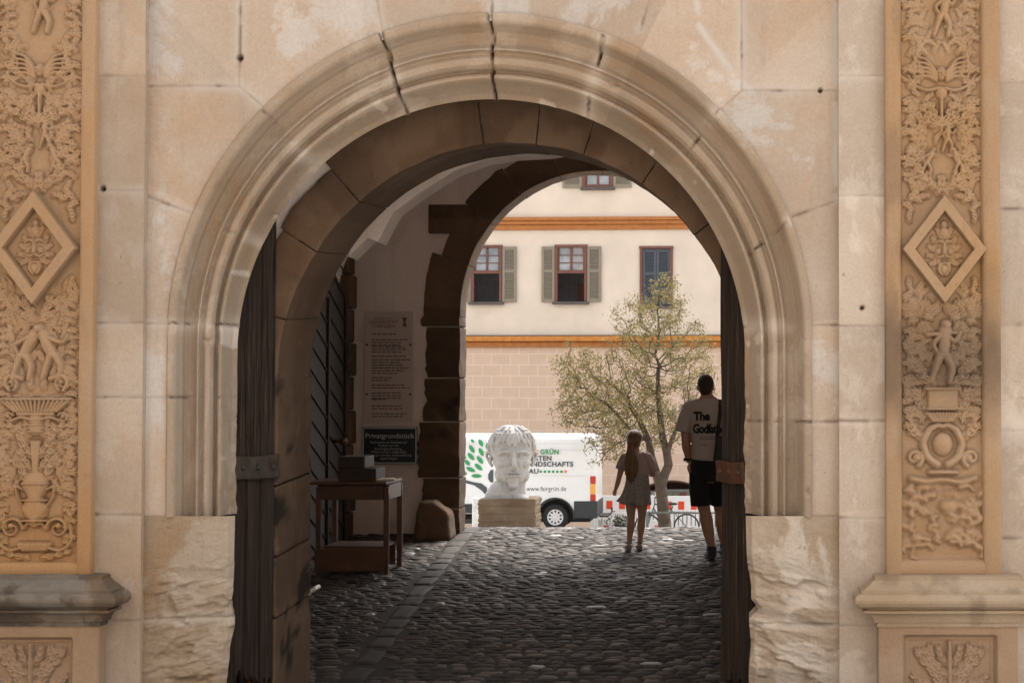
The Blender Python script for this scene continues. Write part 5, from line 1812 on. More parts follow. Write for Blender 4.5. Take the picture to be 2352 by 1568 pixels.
mb = MB()
s_ = HS
mb.blob(hb(0, -0.06, 0.14), (0.335 * s_, 0.41 * s_, 0.345 * s_), 32, 24, rot=RB)       # skull
mb.blob(hb(0, 0.05, 0.0), (0.295 * s_, 0.33 * s_, 0.34 * s_), 32, 24, rot=RB)
mb.blob(hb(0, 0.11, -0.19), (0.232 * s_, 0.245 * s_, 0.265 * s_), 28, 20, rot=RB)        # lower face
mb.blob(hb(0, 0.255, -0.415), (0.082 * s_, 0.078 * s_, 0.066 * s_), 16, 12, rot=RB)      # chin
mb.blob(hb(0, 0.222, -0.28), (0.14 * s_, 0.115 * s_, 0.12 * s_), 18, 14, rot=RB)
for s in (-1, 1):
    mb.blob(hb(0.19 * s, 0.04, -0.27), (0.08 * s_, 0.16 * s_, 0.12 * s_), 14, 12, rot=RB)    # jaw angle
    mb.blob(hb(0.175 * s, 0.24, -0.09), (0.085 * s_, 0.09 * s_, 0.075 * s_), 14, 12, rot=RB)   # cheekbone
    mb.tube([hb(0.04 * s, 0.375, 0.085), hb(0.12 * s, 0.36, 0.10), hb(0.20 * s, 0.315, 0.085), hb(0.25 * s, 0.24, 0.045)], [0.022 * s_, 0.026 * s_, 0.024 * s_, 0.018 * s_], 12, up=(0, 0, 1))   # brow
    # ear
    mb.tube([hb(0.30 * s, -0.02, -0.14), hb(0.345 * s, -0.06, -0.08), hb(0.385 * s, -0.10, 0.01), hb(0.385 * s, -0.08, 0.07), hb(0.345 * s, -0.02, 0.075), hb(0.32 * s, 0.0, 0.03)], [0.026 * s_, 0.022 * s_, 0.024 * s_, 0.024 * s_, 0.020 * s_, 0.014 * s_], 10)
    mb.blob(hb(0.325 * s, -0.055, -0.02), (0.022 * s_, 0.06 * s_, 0.09 * s_), 10, 8, rot=RB)
    mb.blob(hb(0.042 * s, 0.385, -0.145), (0.036 * s_, 0.046 * s_, 0.030 * s_), 12, 8, rot=RB)     # nostril wing
mb.tube([hb(0, 0.365, 0.10), hb(0, 0.40, 0.02), hb(0, 0.445, -0.07), hb(0, 0.475, -0.14)], [(0.028 * s_, 0.035 * s_), (0.029 * s_, 0.04 * s_), (0.038 * s_, 0.046 * s_), (0.044 * s_, 0.04 * s_)], 14)
# neck widening to its cut edge
zb_n = btop - 0.02
mb.tube([(bc.x - 0.05, DB + 0.06, zb_n), (bc.x - 0.05, DB + 0.06, zb_n + 0.05), (bc.x - 0.035, DB + 0.07, zb_n + 0.16), (hcx - 0.02, DB + 0.08, hzc - 0.50), (hcx, DB + 0.08, hzc - 0.36), (hcx, DB + 0.07, hzc - 0.15)],
        [(0.44, 0.36), (0.42, 0.35), (0.345, 0.31), (0.275, 0.265), (0.262, 0.26), (0.26, 0.27)], 36)
for s in (-1, 1):                                 # neck tendons
    mb.tube([(hcx + 0.2 * s, DB - 0.08, hzc - 0.36), (bc.x - 0.03 + 0.10 * s, DB - 0.25, zb_n + 0.06)], [0.05, 0.045], 12)
rq = random.Random(12)
# hair: overlapping comma locks, laid back to front
for ring, (zc_, n_) in enumerate(((0.46, 9), (0.41, 16), (0.34, 22), (0.26, 26), (0.18, 28), (0.09, 22), (0.0, 18), (-0.09, 14))):
    for k in range(n_):
        a = 2 * math.pi * (k + rq.random() * 0.6) / n_
        fy = math.cos(a)
        if ring == 4 and fy > 0.5 or ring >= 5 and fy > 0.12 or ring >= 6 and fy > -0.05:
            continue
        def sk(a_, z_, out):
            q = max(0.0, 1 - ((z_ - 0.14) / 0.35) ** 2) ** 0.5
            return hb(math.sin(a_) * (0.338 * q + out), -0.06 + math.cos(a_) * (0.413 * q + out), z_)
        da = rq.uniform(0.06, 0.26) * (1 if math.sin(a) > 0 else -1) * rq.choice((1, 1, -0.6))
        P = [sk(a, min(0.485, zc_ + 0.05), 0.004), sk(a + da * 0.3, zc_ - 0.005, 0.018), sk(a + da, zc_ - 0.06, 0.016), sk(a + da * 1.6, zc_ - 0.10, 0.004)]
        mb.tube(P, [0.014 * s_, 0.030 * s_, 0.024 * s_, 0.007 * s_], 8)
for k, (x0, x1, dz) in enumerate(((-0.29, -0.31, -0.02), (-0.24, -0.27, 0.0), (-0.18, -0.22, 0.005), (-0.11, -0.16, 0.0), (-0.05, -0.09, -0.005), (-0.005, 0.05, -0.01), (0.055, 0.11, 0.0), (0.11, 0.17, 0.0), (0.17, 0.22, 0.0), (0.23, 0.27, -0.005), (0.285, 0.305, -0.03))):
    def ff(x_, z_, o_=0.0):
        yy = 0.375 * math.sqrt(max(0.02, 1 - (x_ / 0.335) ** 2)) - 0.02 - 0.42 * max(0, z_ - 0.2) + o_
        return hb(x_, yy, z_)
    mb.tube([ff(x0 * 0.85, 0.38, 0.02), ff((x0 + x1) / 2 - (x1 - x0) * 0.45, 0.31, 0.024), ff((x0 + x1) / 2 + (x1 - x0) * 0.3, 0.245 + dz, 0.022), ff(x1 + (x1 - x0) * 0.25, 0.205 + dz, 0.012)],
            [0.020 * s_, 0.028 * s_, 0.023 * s_, 0.006 * s_], 9)
me = remeshed(mb, 'sculpted_head', 0.0095, 5, 0.5)
# chisel the face: sockets, eyes with lids, lips, the hollows of cheek and chin
Vh = np.zeros(len(me.vertices) * 3)
me.vertices.foreach_get('co', Vh)
Vh = Vh.reshape(-1, 3)
Rn = np.array(RB)
Lc = ((Vh - np.array([hcx, DB, hzc])) @ Rn) / HS
X_, Y_, Z_ = Lc.T
front = sstep(0.12, 0.24, Y_)
ax = np.abs(X_)


def gs(x, c, w_): return np.exp(-((x - c) / w_) ** 2)


dy = -0.062 * gs(ax, 0.125, 0.070) * gs(Z_, 0.028, 0.042) - 0.030 * gs(ax, 0.065, 0.026) * gs(Z_, 0.035, 0.035)
ex, ez = (ax - 0.132) / 0.060, (Z_ - 0.022 + 0.1 * (ax - 0.13)) / 0.028
q_ = ex ** 2 + ez ** 2
dy += 0.040 * np.clip(1 - q_, 0, 1) ** 0.5
dy += 0.018 * np.exp(-((q_ - 1.25) / 0.30) ** 2) * (ez > -0.2) + 0.009 * np.exp(-((q_ - 1.2) / 0.3) ** 2) * (ez <= -0.2)
arcz = -0.252 - 0.35 * ax ** 2 + 0.012 * gs(ax, 0.03, 0.02)
mw = sstep(0.115, 0.085, ax)
dy += mw * (0.030 * gs(Z_, arcz + 0.020, 0.015) + 0.034 * gs(Z_, arcz - 0.024, 0.018) - 0.030 * gs(Z_, arcz, 0.007) - 0.024 * gs(Z_, -0.325, 0.022))
dy += -0.012 * gs(X_, 0, 0.014) * gs(Z_, -0.205, 0.02) - 0.016 * gs(ax, 0.115, 0.02) * gs(Z_, -0.245, 0.035)
dy += -0.022 * gs(ax, 0.17, 0.06) * gs(Z_, -0.21, 0.08) - 0.012 * gs(ax - 0.075 - 0.35 * np.clip(-0.12 - Z_, 0, 1), 0, 0.014) * gs(Z_, -0.17, 0.05)
dy += -0.010 * gs(Z_, 0.165, 0.006) * sstep(0.2, 0.1, ax) - 0.02 * gs(X_, 0, 0.035) * gs(Z_, 0.075, 0.02)
Lc[:, 1] += dy * front
Vh = (Lc * HS) @ Rn.T + np.array([hcx, DB, hzc])
me.vertices.foreach_set('co', Vh.ravel())
me.update()
link('sculpted_head', me, M['marble'], HD)

# white bollard post left of the block
mb = MB()
a = Wp(1093, 1180, 36)
mb.lathe([(0.075, -0.15), (0.075, 0.62), (0.06, 0.66), (0.0, 0.68)], 16, (a.x, 36, float(gz(36))))
tag(mb.build('bollard', plain('pale_grey_post', (0.6, 0.6, 0.58), 0.6), None, smooth=True), 'pale bollard post standing left of the brown stone block', 'bollard')

# ------------------------------------------------------------------ van
DV = 48.0
gv = float(gz(DV)) + 0.05
vo = Wp(1275, 1191, DV)
VAN = empty('delivery_van', (vo.x, DV + 1.0, gv), 'white landscaping van with green leaf logo and lettering, parked behind the marble head', 'van')
M['van'] = plain('white_van_paint', (0.720, 0.729, 0.738), 0.28, var=0.015, spec=0.5)
M['cladding'] = plain('dark_grey_plastic', (0.03, 0.034, 0.038), 0.55, var=0.1)
M['tyre'] = plain('black_rubber', (0.02, 0.02, 0.021), 0.8, var=0.1, scale=30)
M['rim'] = plain('silver_hubcap', (0.62, 0.63, 0.64), 0.35, 0.5, var=0.03)
M['glass_dark'] = plain('dark_glass', (0.02, 0.022, 0.025), 0.08, var=0.05, spec=0.6)
sV = F / DV
def vx(px): return (px - 1275) / sV
def vz(py): return Wp(1275, py, DV).z - gv
HV = vz(997)


def van_section(x):
    """half outline (y outward, z) at x along the van; rear at +1.1, front at -4.6"""
    zb_ = 0.44
    for wx in (0.0, -3.30):
        if abs(x - wx) < 0.47:
            zb_ = max(zb_, 0.36 + math.sqrt(max(0, 0.47 ** 2 - (x - wx) ** 2)))
    top = HV
    if x < -3.1:
        top = HV - (x + 3.1) ** 2 * 0.62 if x > -4.1 else HV - 0.62 - (-(x + 4.1)) * 1.3
        top = max(top, 1.05)
    if x > 0.85:
        top = HV - (x - 0.85) ** 2 * 1.2
    wfac = 1.0
    if x < -4.1:
        wfac = 1 - 0.22 * ((-4.1 - x) / 0.5) ** 2
    if x > 1.0:
        wfac = 1 - 0.06 * ((x - 1.0) / 0.1) ** 2
    pts = [(0.93, zb_), (0.985, zb_ + 0.02), (1.0, max(zb_ + 0.04, 0.75)), (1.0, 1.05), (0.993, 1.25), (0.985, 1.6), (0.965, min(2.1, top - 0.2)), (0.93, top - 0.14), (0.88, top - 0.06), (0.78, top - 0.02), (0.4, top), (0, top + 0.01)]
    return [(y * wfac, min(max(z, zb_), top + 0.01) if z > top else z) for y, z in pts]


xsn = sorted(set([-4.6, -4.5, -4.35, -4.2, -4.05, -3.9] + list(np.linspace(-3.8, -2.8, 28)) + [-2.6, -2.2, -1.5, -0.9] + list(np.linspace(-0.5, 0.5, 30)) + [0.7, 0.85, 0.95, 1.02, 1.07, 1.1]))
V, n0 = [], 24
for x in xsn:
    s = van_section(x)
    V += [(x, -y, z) for y, z in s] + [(x, y, z) for y, z in s[::-1]]
Fs = []
for i in range(len(xsn) - 1):
    for j in range(n0 - 1):
        Fs.append((i * n0 + j, i * n0 + j + 1, (i + 1) * n0 + j + 1, (i + 1) * n0 + j))
Fs.append(tuple(range(n0)))
Fs.append(tuple(range((len(xsn) - 1) * n0, len(xsn) * n0))[::-1])
mb = MB()
mb.raw(V, [f[::-1] for f in Fs])
mb.build('body', M['van'], VAN, smooth=False, local=True)
# lower cladding, bumper, arches
mb = MB()
for (xa, xb_) in ((-2.8, -0.49),):
    mb.box(((xa + xb_) / 2, -1.005, vz(1167)), (xb_ - xa, 0.03, 0.24), 0.01)
    mb.box(((xa + xb_) / 2, -0.93, vz(1197)), (xb_ - xa, 0.06, 0.12), 0.01)
mb.build('side_cladding', M['cladding'], VAN, local=True)
mb = MB()
mb.box((0.81, -0.985, vz(1170)), (0.62, 0.07, 0.46), 0.02)
mb.box((1.08, 0, vz(1170)), (0.10, 1.98, 0.44), 0.04)
mb.box((1.25, 0, vz(1188)), (0.25, 0.9, 0.06), 0.02)
mb.build('rear_bumper', M['cladding'], VAN, local=True)
for wx in (0.0, -3.3):
    mb = MB()
    pr = []
    for k in range(25):
        a = math.pi * k / 24 * 1.08 - 0.12
        pr.append((wx + 0.50 * math.cos(a), -1.0, 0.36 + 0.50 * math.sin(a)))
    mb.tube(pr, [(0.05, 0.025)] * 25, 8, up=(0, 1, 0))
    mb.build('wheel_arch', M['cladding'], VAN, smooth=True, local=True)
    mb = MB()
    mb.prism([(wx + 0.46 * math.cos(a), 0.36 + 0.46 * math.sin(a)) for a in np.linspace(-0.3, math.pi + 0.3, 24)], -0.72, -0.70)
    mb.build('wheel_well', M['tyre'], VAN, local=True)
    for sy in (-1, 1):
        WH = empty('wheel', (wx, sy * 0.86, 0.355))
        WH.parent = VAN
        mb = MB()
        mb.lathe([(0.20, -0.1), (0.27, -0.12), (0.33, -0.11), (0.352, -0.06), (0.355, 0.0), (0.352, 0.06), (0.33, 0.11), (0.27, 0.12), (0.2, 0.1)], 40, (0, 0, 0), 'Y')
        mb.build('tyre', M['tyre'], WH, smooth=True, local=True)
        mb = MB()
        yq = sy * 0.085
        mb.lathe([(0.0, yq + sy * 0.035), (0.06, yq + sy * 0.035), (0.075, yq + sy * 0.02), (0.12, yq + sy * 0.018)], 40, (0, 0, 0), 'Y')
        mb.lathe([(0.178, yq + sy * 0.012), (0.21, yq + sy * 0.022), (0.222, yq + sy * 0.01), (0.222, yq - sy * 0.05)], 40, (0, 0, 0), 'Y')
        for k in range(10):
            a = 2 * math.pi * k / 10
            mb.box((0.15 * math.cos(a), yq + sy * 0.012, 0.15 * math.sin(a)), (0.085, 0.02, 0.052), 0.008, rot=Matrix.Rotation(-a, 3, 'Y'))
        mb.lathe([(0.0, yq - sy * 0.045), (0.2, yq - sy * 0.045)], 24, (0, 0, 0), 'Y', mi=1)
        mb.build('rim', [M['rim'], M['tyre']], WH, smooth=False, local=True)
mb = MB()
mb.box((-1.6, 0, 0.36), (5.0, 1.4, 0.3))
mb.build('underbody', M['tyre'], VAN, local=True)
mb = MB()
mb.tube([(1.18, 0, vz(1186)), (1.40, 0, vz(1186)), (1.45, 0, vz(1180)), (1.44, 0, vz(1174))], [0.025, 0.025, 0.022, 0.022], 8, up=(0, 1, 0))
mb.blob((1.44, 0, vz(1172)), 0.035, 10, 8)
mb.build('tow_bar', M['cladding'], VAN, smooth=True, local=True)
# tail lamp in three bands
TLm = [plain('red_lamp_lens', (0.45, 0.03, 0.015), 0.25, var=0.05), plain('amber_lamp_lens', (0.75, 0.36, 0.08), 0.25, var=0.05)]
mb = MB()
for (pa, pb, mi) in ((1093, 1110, 0), (1110.4, 1135, 1), (1135.4, 1150, 0)):
    mb.box((vx(1361.5), -0.975, (vz(pa) + vz(pb)) / 2), (0.15, 0.09, vz(pa) - vz(pb)), 0.02, mi=mi)
mb.build('tail_lamp', TLm, VAN, local=True)
# pressed lines, door seam
mb = MB()
for (xa, xb_, zz, th_) in ((-2.6, 0.85, vz(1018), 0.016), (0.02 - 0.6, 0.82, vz(1092), 0.014), (-0.9, 0.8, vz(1033), 0.01)):
    mb.box(((xa + xb_) / 2, -0.992, zz), (xb_ - xa, 0.022, th_), 0.003)
for xx in (-1.55, -2.75):
    mb.box((xx, -0.99, 1.45), (0.012, 0.026, 1.6))
mb.build('panel_line', plain('van_crease_grey', (0.6, 0.61, 0.62), 0.4, var=0.02), VAN, local=True)
mb = MB()
mb.prism([(-3.9, 1.25), (-3.0, 1.25), (-3.0, 1.95), (-3.35, 1.98)], -1.003, -0.985)
mb.build('side_window', M['glass_dark'], VAN, local=True)
# lettering and logo
M['v_green'] = plain('leaf_green_film', (0.03, 0.27, 0.09), 0.4, var=0.06)
M['v_grey'] = plain('charcoal_film', (0.06, 0.075, 0.085), 0.4, var=0.05)
M['v_orange'] = plain('orange_film', (0.8, 0.22, 0.03), 0.4, var=0.03)
yvn = -1.006
def z7(y): return vz((960 + y / 4.357) / 1.0629)
def x7(x): return vx((1100 + x / 4.357) / 1.0629)
lh = z7(597) - z7(645)
sz = lh / 0.69
for (s, mat, x, yb_, xe) in (('FAIR', 'v_orange', 775, 645, 940), ('GRÜN', 'v_green', 953, 645, 1148), ('GARTEN', 'v_grey', 778, 712, 1072), ('LANDSCHAFTS', 'v_grey', 778, 775, 1303), ('BAU', 'v_grey', 790, 850, 935)):
    V, Fs = text_geo(s, sz, spacing=1.08, offset=0.006)
    wid = V[:, 0].max() - V[:, 0].min()
    V[:, 0] = (V[:, 0] - V[:, 0].min()) * (x7(xe) - x7(x)) / wid + x7(x)
    mb = MB()
    mb.raw(np.stack([V[:, 0], np.full(len(V), yvn), V[:, 1] + z7(yb_)], 1), Fs)
    mb.build('lettering', M[mat], VAN, local=True)
mb = MB()
V, Fs = text_geo('www.fairgrün.de', 0.2, spacing=1.05)
wid = V[:, 0].max() - V[:, 0].min()
V[:, 0] = (V[:, 0] - V[:, 0].min()) * (x7(1228) - x7(808)) / wid + x7(808)
mb.raw(np.stack([V[:, 0], np.full(len(V), yvn - 0.004), V[:, 1] * 0.88 + z7(1036)], 1), Fs)
mb.build('web_address', M['v_grey'], VAN, local=True)
for mi, (mat, rng) in enumerate((('v_green', range(6)), ('v_orange', range(6, 7)))):
    mb = MB()
    for k in rng:
        mb.box((x7(958 + 44 * k), yvn, z7(831)), (0.062, 0.004, 0.062))
    mb.build('logo_squares', M[mat], VAN, local=True)
mb = MB()
for (lx, ly, L, wd, a) in ((232, 505, 52, 30, -50), (320, 525, 90, 44, -62), (225, 590, 104, 44, -58), (325, 622, 104, 44, -62), (216, 670, 106, 46, -48), (312, 706, 106, 46, -52), (178, 735, 80, 44, -45),
                           (297, 782, 110, 46, -40), (214, 808, 112, 46, -24), (276, 876, 118, 42, -2), (130, 840, 100, 44, -20), (392, 566, 84, 40, -80), (130, 660, 100, 44, -45), (60, 720, 100, 44, -40)):
    k = 9
    pts = []
    L, wd = L / 4.357 / 1.0629 / sV, wd / 4.357 / 1.0629 / sV
    for i in range(k):
        t_ = -1 + 2 * i / (k - 1)
        pts.append((t_ * L / 2, wd / 2 * (1 - t_ * t_) ** 0.85))
    for i in range(k - 2, 0, -1):
        t_ = -1 + 2 * i / (k - 1)
        pts.append((t_ * L / 2, -wd / 2 * (1 - t_ * t_) ** 0.85))
    ca, sa = math.cos(R(a)), math.sin(R(a))
    mb.raw([(x7(lx) + p[0] * ca - p[1] * sa, yvn, z7(ly) + p[0] * sa + p[1] * ca) for p in pts], [tuple(range(len(pts)))])
mb.build('leaf_logo', M['v_green'], VAN, local=True)
mb = MB()
for poly in ([(20, 880), (155, 918), (245, 942), (330, 955), (388, 1000), (396, 1090), (382, 1086), (330, 1030), (250, 975), (155, 950), (20, 925)], [(400, 860), (425, 815), (455, 810), (455, 945), (425, 945), (402, 910)]):
    mb.raw([(x7(x), yvn - 0.002, z7(y)) for x, y in poly], [tuple(range(len(poly)))[::-1]])
mb.build('branch_logo', M['v_grey'], VAN, local=True)

# ------------------------------------------------------------------ house across the yard
DH = 60.0
sH = F / DH
gh = float(gz(DH)) - 0.1
ho = Wp(1370, 1228, DH)
HOUSE = empty('house', (ho.x, DH, gh), 'cream plastered house with ochre string courses and louvred shutters across the yard', 'house', rz=R(-3))
def hx(px): return (px - 1370) / sH
def hzz(py): return Wp(1370, py, DH).z - gh
M['cream'] = plain('cream_render', (0.671, 0.572, 0.473), 0.9, scale=0.9, var=0.06, bump=0.4, bscale=30)
M['ochre'] = plain('ochre_painted_stone', (0.52, 0.22, 0.04), 0.75, scale=6, c2=(0.40, 0.145, 0.03))
M['ochre_dk'] = plain('rust_painted_stone', (0.40, 0.155, 0.04), 0.75, scale=6, c2=(0.32, 0.115, 0.03))
M['frame'] = plain('red_brown_window_paint', (0.16, 0.06, 0.042), 0.5, var=0.1)
M['shut'] = plain('olive_grey_shutter_paint', (0.24, 0.205, 0.155), 0.7, var=0.08, scale=20)
M['shutb'] = plain('slate_shutter_paint', (0.075, 0.085, 0.10), 0.7, var=0.1, scale=20)
M['sill'] = plain('dark_sill', (0.10, 0.085, 0.075), 0.7)
m, t, b = new_mat('painted_blockwork')
co = mapped(t, nd(t, 'ShaderNodeTexCoord').outputs['Object'], (1, 1, 1), (0.1, 0, 0.06))
sx = nd(t, 'ShaderNodeSeparateXYZ', {0: co})
cv = nd(t, 'ShaderNodeCombineXYZ', {0: sx.outputs[0], 1: sx.outputs[2]}).outputs[0]
br = nd(t, 'ShaderNodeTexBrick', {'Vector': cv, 'Color1': (0.57, 0.415, 0.31, 1), 'Color2': (0.53, 0.385, 0.285, 1), 'Mortar': (0.62, 0.50, 0.415, 1), 'Scale': 1.0, 'Mortar Size': 0.018, 'Mortar Smooth': 0.25,
                                  'Brick Width': 0.625, 'Row Height': 0.366})
n = noise(t, co, 3.0, 6, 0.6)
col = mixc(t, ramp(t, n, [(0.35, 0.0), (0.7, 0.35)]), br.outputs['Color'], (0.66, 0.5, 0.38))
t.links.new(col, b.inputs['Base Color'])
b.inputs['Roughness'].default_value = 0.9
M['blocks'] = m

# upper wall as panels between the openings
wins = {'a': (1079, 1150, 562, 693), 'b': (1273, 1347, 562, 693), 'c': (1469, 1545, 566, 703), 'd': (1337, 1406, 300, 431)}
xw = [hx(p) for p in (400, 1079, 1150, 1273, 1337, 1347, 1406, 1469, 1545, 2600)]
zw = [hzz(p) for p in (790, 703, 693, 566, 562, 431, 300, 60)]
holes = [(hx(a), hx(b_), hzz(d_), hzz(c)) for (a, b_, c, d_) in wins.values()]
mb = MB()
for i in range(len(xw) - 1):
    for j in range(len(zw) - 1):
        mxm, mzm = (xw[i] + xw[i + 1]) / 2, (zw[j] + zw[j + 1]) / 2
        if any(h[0] < mxm < h[1] and h[2] < mzm < h[3] for h in holes):
            continue
        mb.raw([(xw[i], 0, zw[j]), (xw[i + 1], 0, zw[j]), (xw[i + 1], 0, zw[j + 1]), (xw[i], 0, zw[j + 1])], [(0, 1, 2, 3)])
for h in holes:
    x0, x1, z0, z1 = h
    d_ = 0.22
    mb.raw([(x0, 0, z0), (x0, d_, z0), (x0, d_, z1), (x0, 0, z1)], [(0, 1, 2, 3)])
    mb.raw([(x1, 0, z0), (x1, d_, z0), (x1, d_, z1), (x1, 0, z1)], [(3, 2, 1, 0)])
    mb.raw([(x0, 0, z1), (x1, 0, z1), (x1, d_, z1), (x0, d_, z1)], [(0, 1, 2, 3)])
    mb.raw([(x0, 0, z0), (x1, 0, z0), (x1, d_, z0), (x0, d_, z0)], [(3, 2, 1, 0)])
mb.build('wall', M['cream'], HOUSE, local=True)
# ground floor of painted blocks with the arched cellar door
ax0, ax1, atop, aspr = hx(1474), hx(1612), hzz(1104), hzz(1126)
zt_, zb_ = hzz(795), -0.4
mb = MB()
mb.raw([(xw[0], -0.05, zb_), (ax0, -0.05, zb_), (ax0, -0.05, zt_), (xw[0], -0.05, zt_)], [(0, 1, 2, 3)])
mb.raw([(ax1, -0.05, zb_), (xw[-1], -0.05, zb_), (xw[-1], -0.05, zt_), (ax1, -0.05, zt_)], [(0, 1, 2, 3)])
arc = [(ax0 + (ax1 - ax0) * k / 24, aspr + (atop - aspr) * math.sin(math.pi * k / 24) ** 0.7) for k in range(25)]
P = [(x, -0.05, z) for x, z in arc] + [(x, -0.05, zt_) for x, z in arc]
mb.raw(P, [(k, k + 1, k + 26, k + 25) for k in range(24)])
P = [(x, -0.05, z) for x, z in arc] + [(x, 0.9, z) for x, z in arc]
mb.raw(P, [(k, k + 25, k + 26, k + 1) for k in range(24)])
for x in (ax0, ax1):
    mb.raw([(x, -0.05, zb_), (x, 0.9, zb_), (x, 0.9, aspr), (x, -0.05, aspr)], [(0, 1, 2, 3)])
mb.build('ground_floor_wall', M['blocks'], HOUSE, local=True)
mb = MB()
mb.raw([(ax0, 0.9, zb_), (ax1, 0.9, zb_), (ax1, 0.9, atop + 0.1), (ax0, 0.9, atop + 0.1)], [(0, 1, 2, 3)])
mb.tube([(x, -0.06, z) for x, z in arc], [(0.05, 0.035)] * 25, 8, up=(0, 1, 0))
mb.build('cellar_arch', plain('dark_brown_boards', (0.07, 0.032, 0.022), 0.7), HOUSE, local=True)
mb = MB()
mb.box(((ax0 + ax1) / 2, 0.25, aspr / 2), (ax1 - ax0 - 0.02, 0.06, aspr), 0.01)
cd = mb.build('cellar_door', plain('grey_board', (0.17, 0.145, 0.125), 0.7), HOUSE, local=True)
mb = MB()
mb.box((hx(1567), 0.215, hzz(1147)), (0.22, 0.02, 0.45), 0.005)
mb.build('red_notice', plain('dull_red', (0.2, 0.04, 0.03), 0.6), cd, local=True)
mb = MB()
mb.box((hx(1597), 0.215, hzz(1150)), (0.12, 0.02, 0.6), 0.005)
mb.build('dark_slot', M['shutb'], cd, local=True)
mb = MB()
add_text(mb, 'WC', hx(1494), 0.213, hzz(1138), 0.2)
mb.build('lettering', M['sign_text'], cd, local=True)
# string courses
mb = MB()
L_ = xw[-1] - xw[0]
xm_ = (xw[0] + xw[-1]) / 2
for (pa, pb, o_) in ((499, 507, 0.20), (507.3, 516, 0.15), (516.3, 528, 0.1)):
    mb.box((xm_, -o_ / 2, (hzz(pa) + hzz(pb)) / 2), (L_, o_, hzz(pa) - hzz(pb)), 0.02)
mb.build('string_course', M['ochre_dk'], HOUSE, local=True)
mb = MB()
mb.box((xm_, -0.17, (hzz(772) + hzz(784)) / 2), (L_, 0.34, hzz(772) - hzz(784)), 0.03)
mb.build('string_course', M['ochre'], HOUSE, local=True)
mb = MB()
mb.box((xm_, -0.10, (hzz(784.5) + hzz(797)) / 2), (L_, 0.2, hzz(784.5) - hzz(797)), 0.03)
mb.build('string_course', M['ochre_dk'], HOUSE, local=True)
mb = MB()
mb.box((xm_, -0.04, hzz(770.5)), (L_, 0.3, 0.03))
mb.build('flashing', M['sill'], HOUSE, local=True)
M['glass'] = plain('window_glass', (0.34, 0.36, 0.38), 0.04, var=0.2, scale=1.5, spec=1.0, c2=(0.12, 0.13, 0.15))
M['room'] = plain('dim_room', (0.5, 0.5, 0.53), 0.9)


def louvre_leaf(x0, x1, z0, z1, y, mat, parent, rz=0.0):
    mb = MB()
    xm, w_ = (x0 + x1) / 2, x1 - x0
    fw = 0.085
    mb.box((x0 + fw / 2, y, (z0 + z1) / 2), (fw, 0.045, z1 - z0), 0.006)
    mb.box((x1 - fw / 2, y, (z0 + z1) / 2), (fw, 0.045, z1 - z0), 0.006)
    zmid = z0 + (z1 - z0) * 0.56
    for (za, zb__) in ((z0, z0 + 0.11), (zmid - 0.05, zmid + 0.05), (z1 - 0.11, z1)):
        mb.box((xm, y + 0.002, (za + zb__) / 2), (w_ - 2 * fw, 0.04, zb__ - za), 0.005)
    fr_ = mb.build('shutter', mat, parent, local=True)
    mb = MB()
    for (za, zb__) in ((z0 + 0.11, zmid - 0.05), (zmid + 0.05, z1 - 0.11)):
        n_ = int((zb__ - za) / 0.055)
        for k in range(n_):
            mb.box((xm, y + 0.004, za + (k + 0.5) * (zb__ - za) / n_), (w_ - 2 * fw, 0.012, 0.055), rot=Matrix.Rotation(R(-38), 3, 'X'))
    mb.box((xm, y + 0.035, (z0 + z1) / 2), (w_ - 2 * fw, 0.006, z1 - z0 - 0.2))
    mb.build('slats', mat, fr_, local=True)


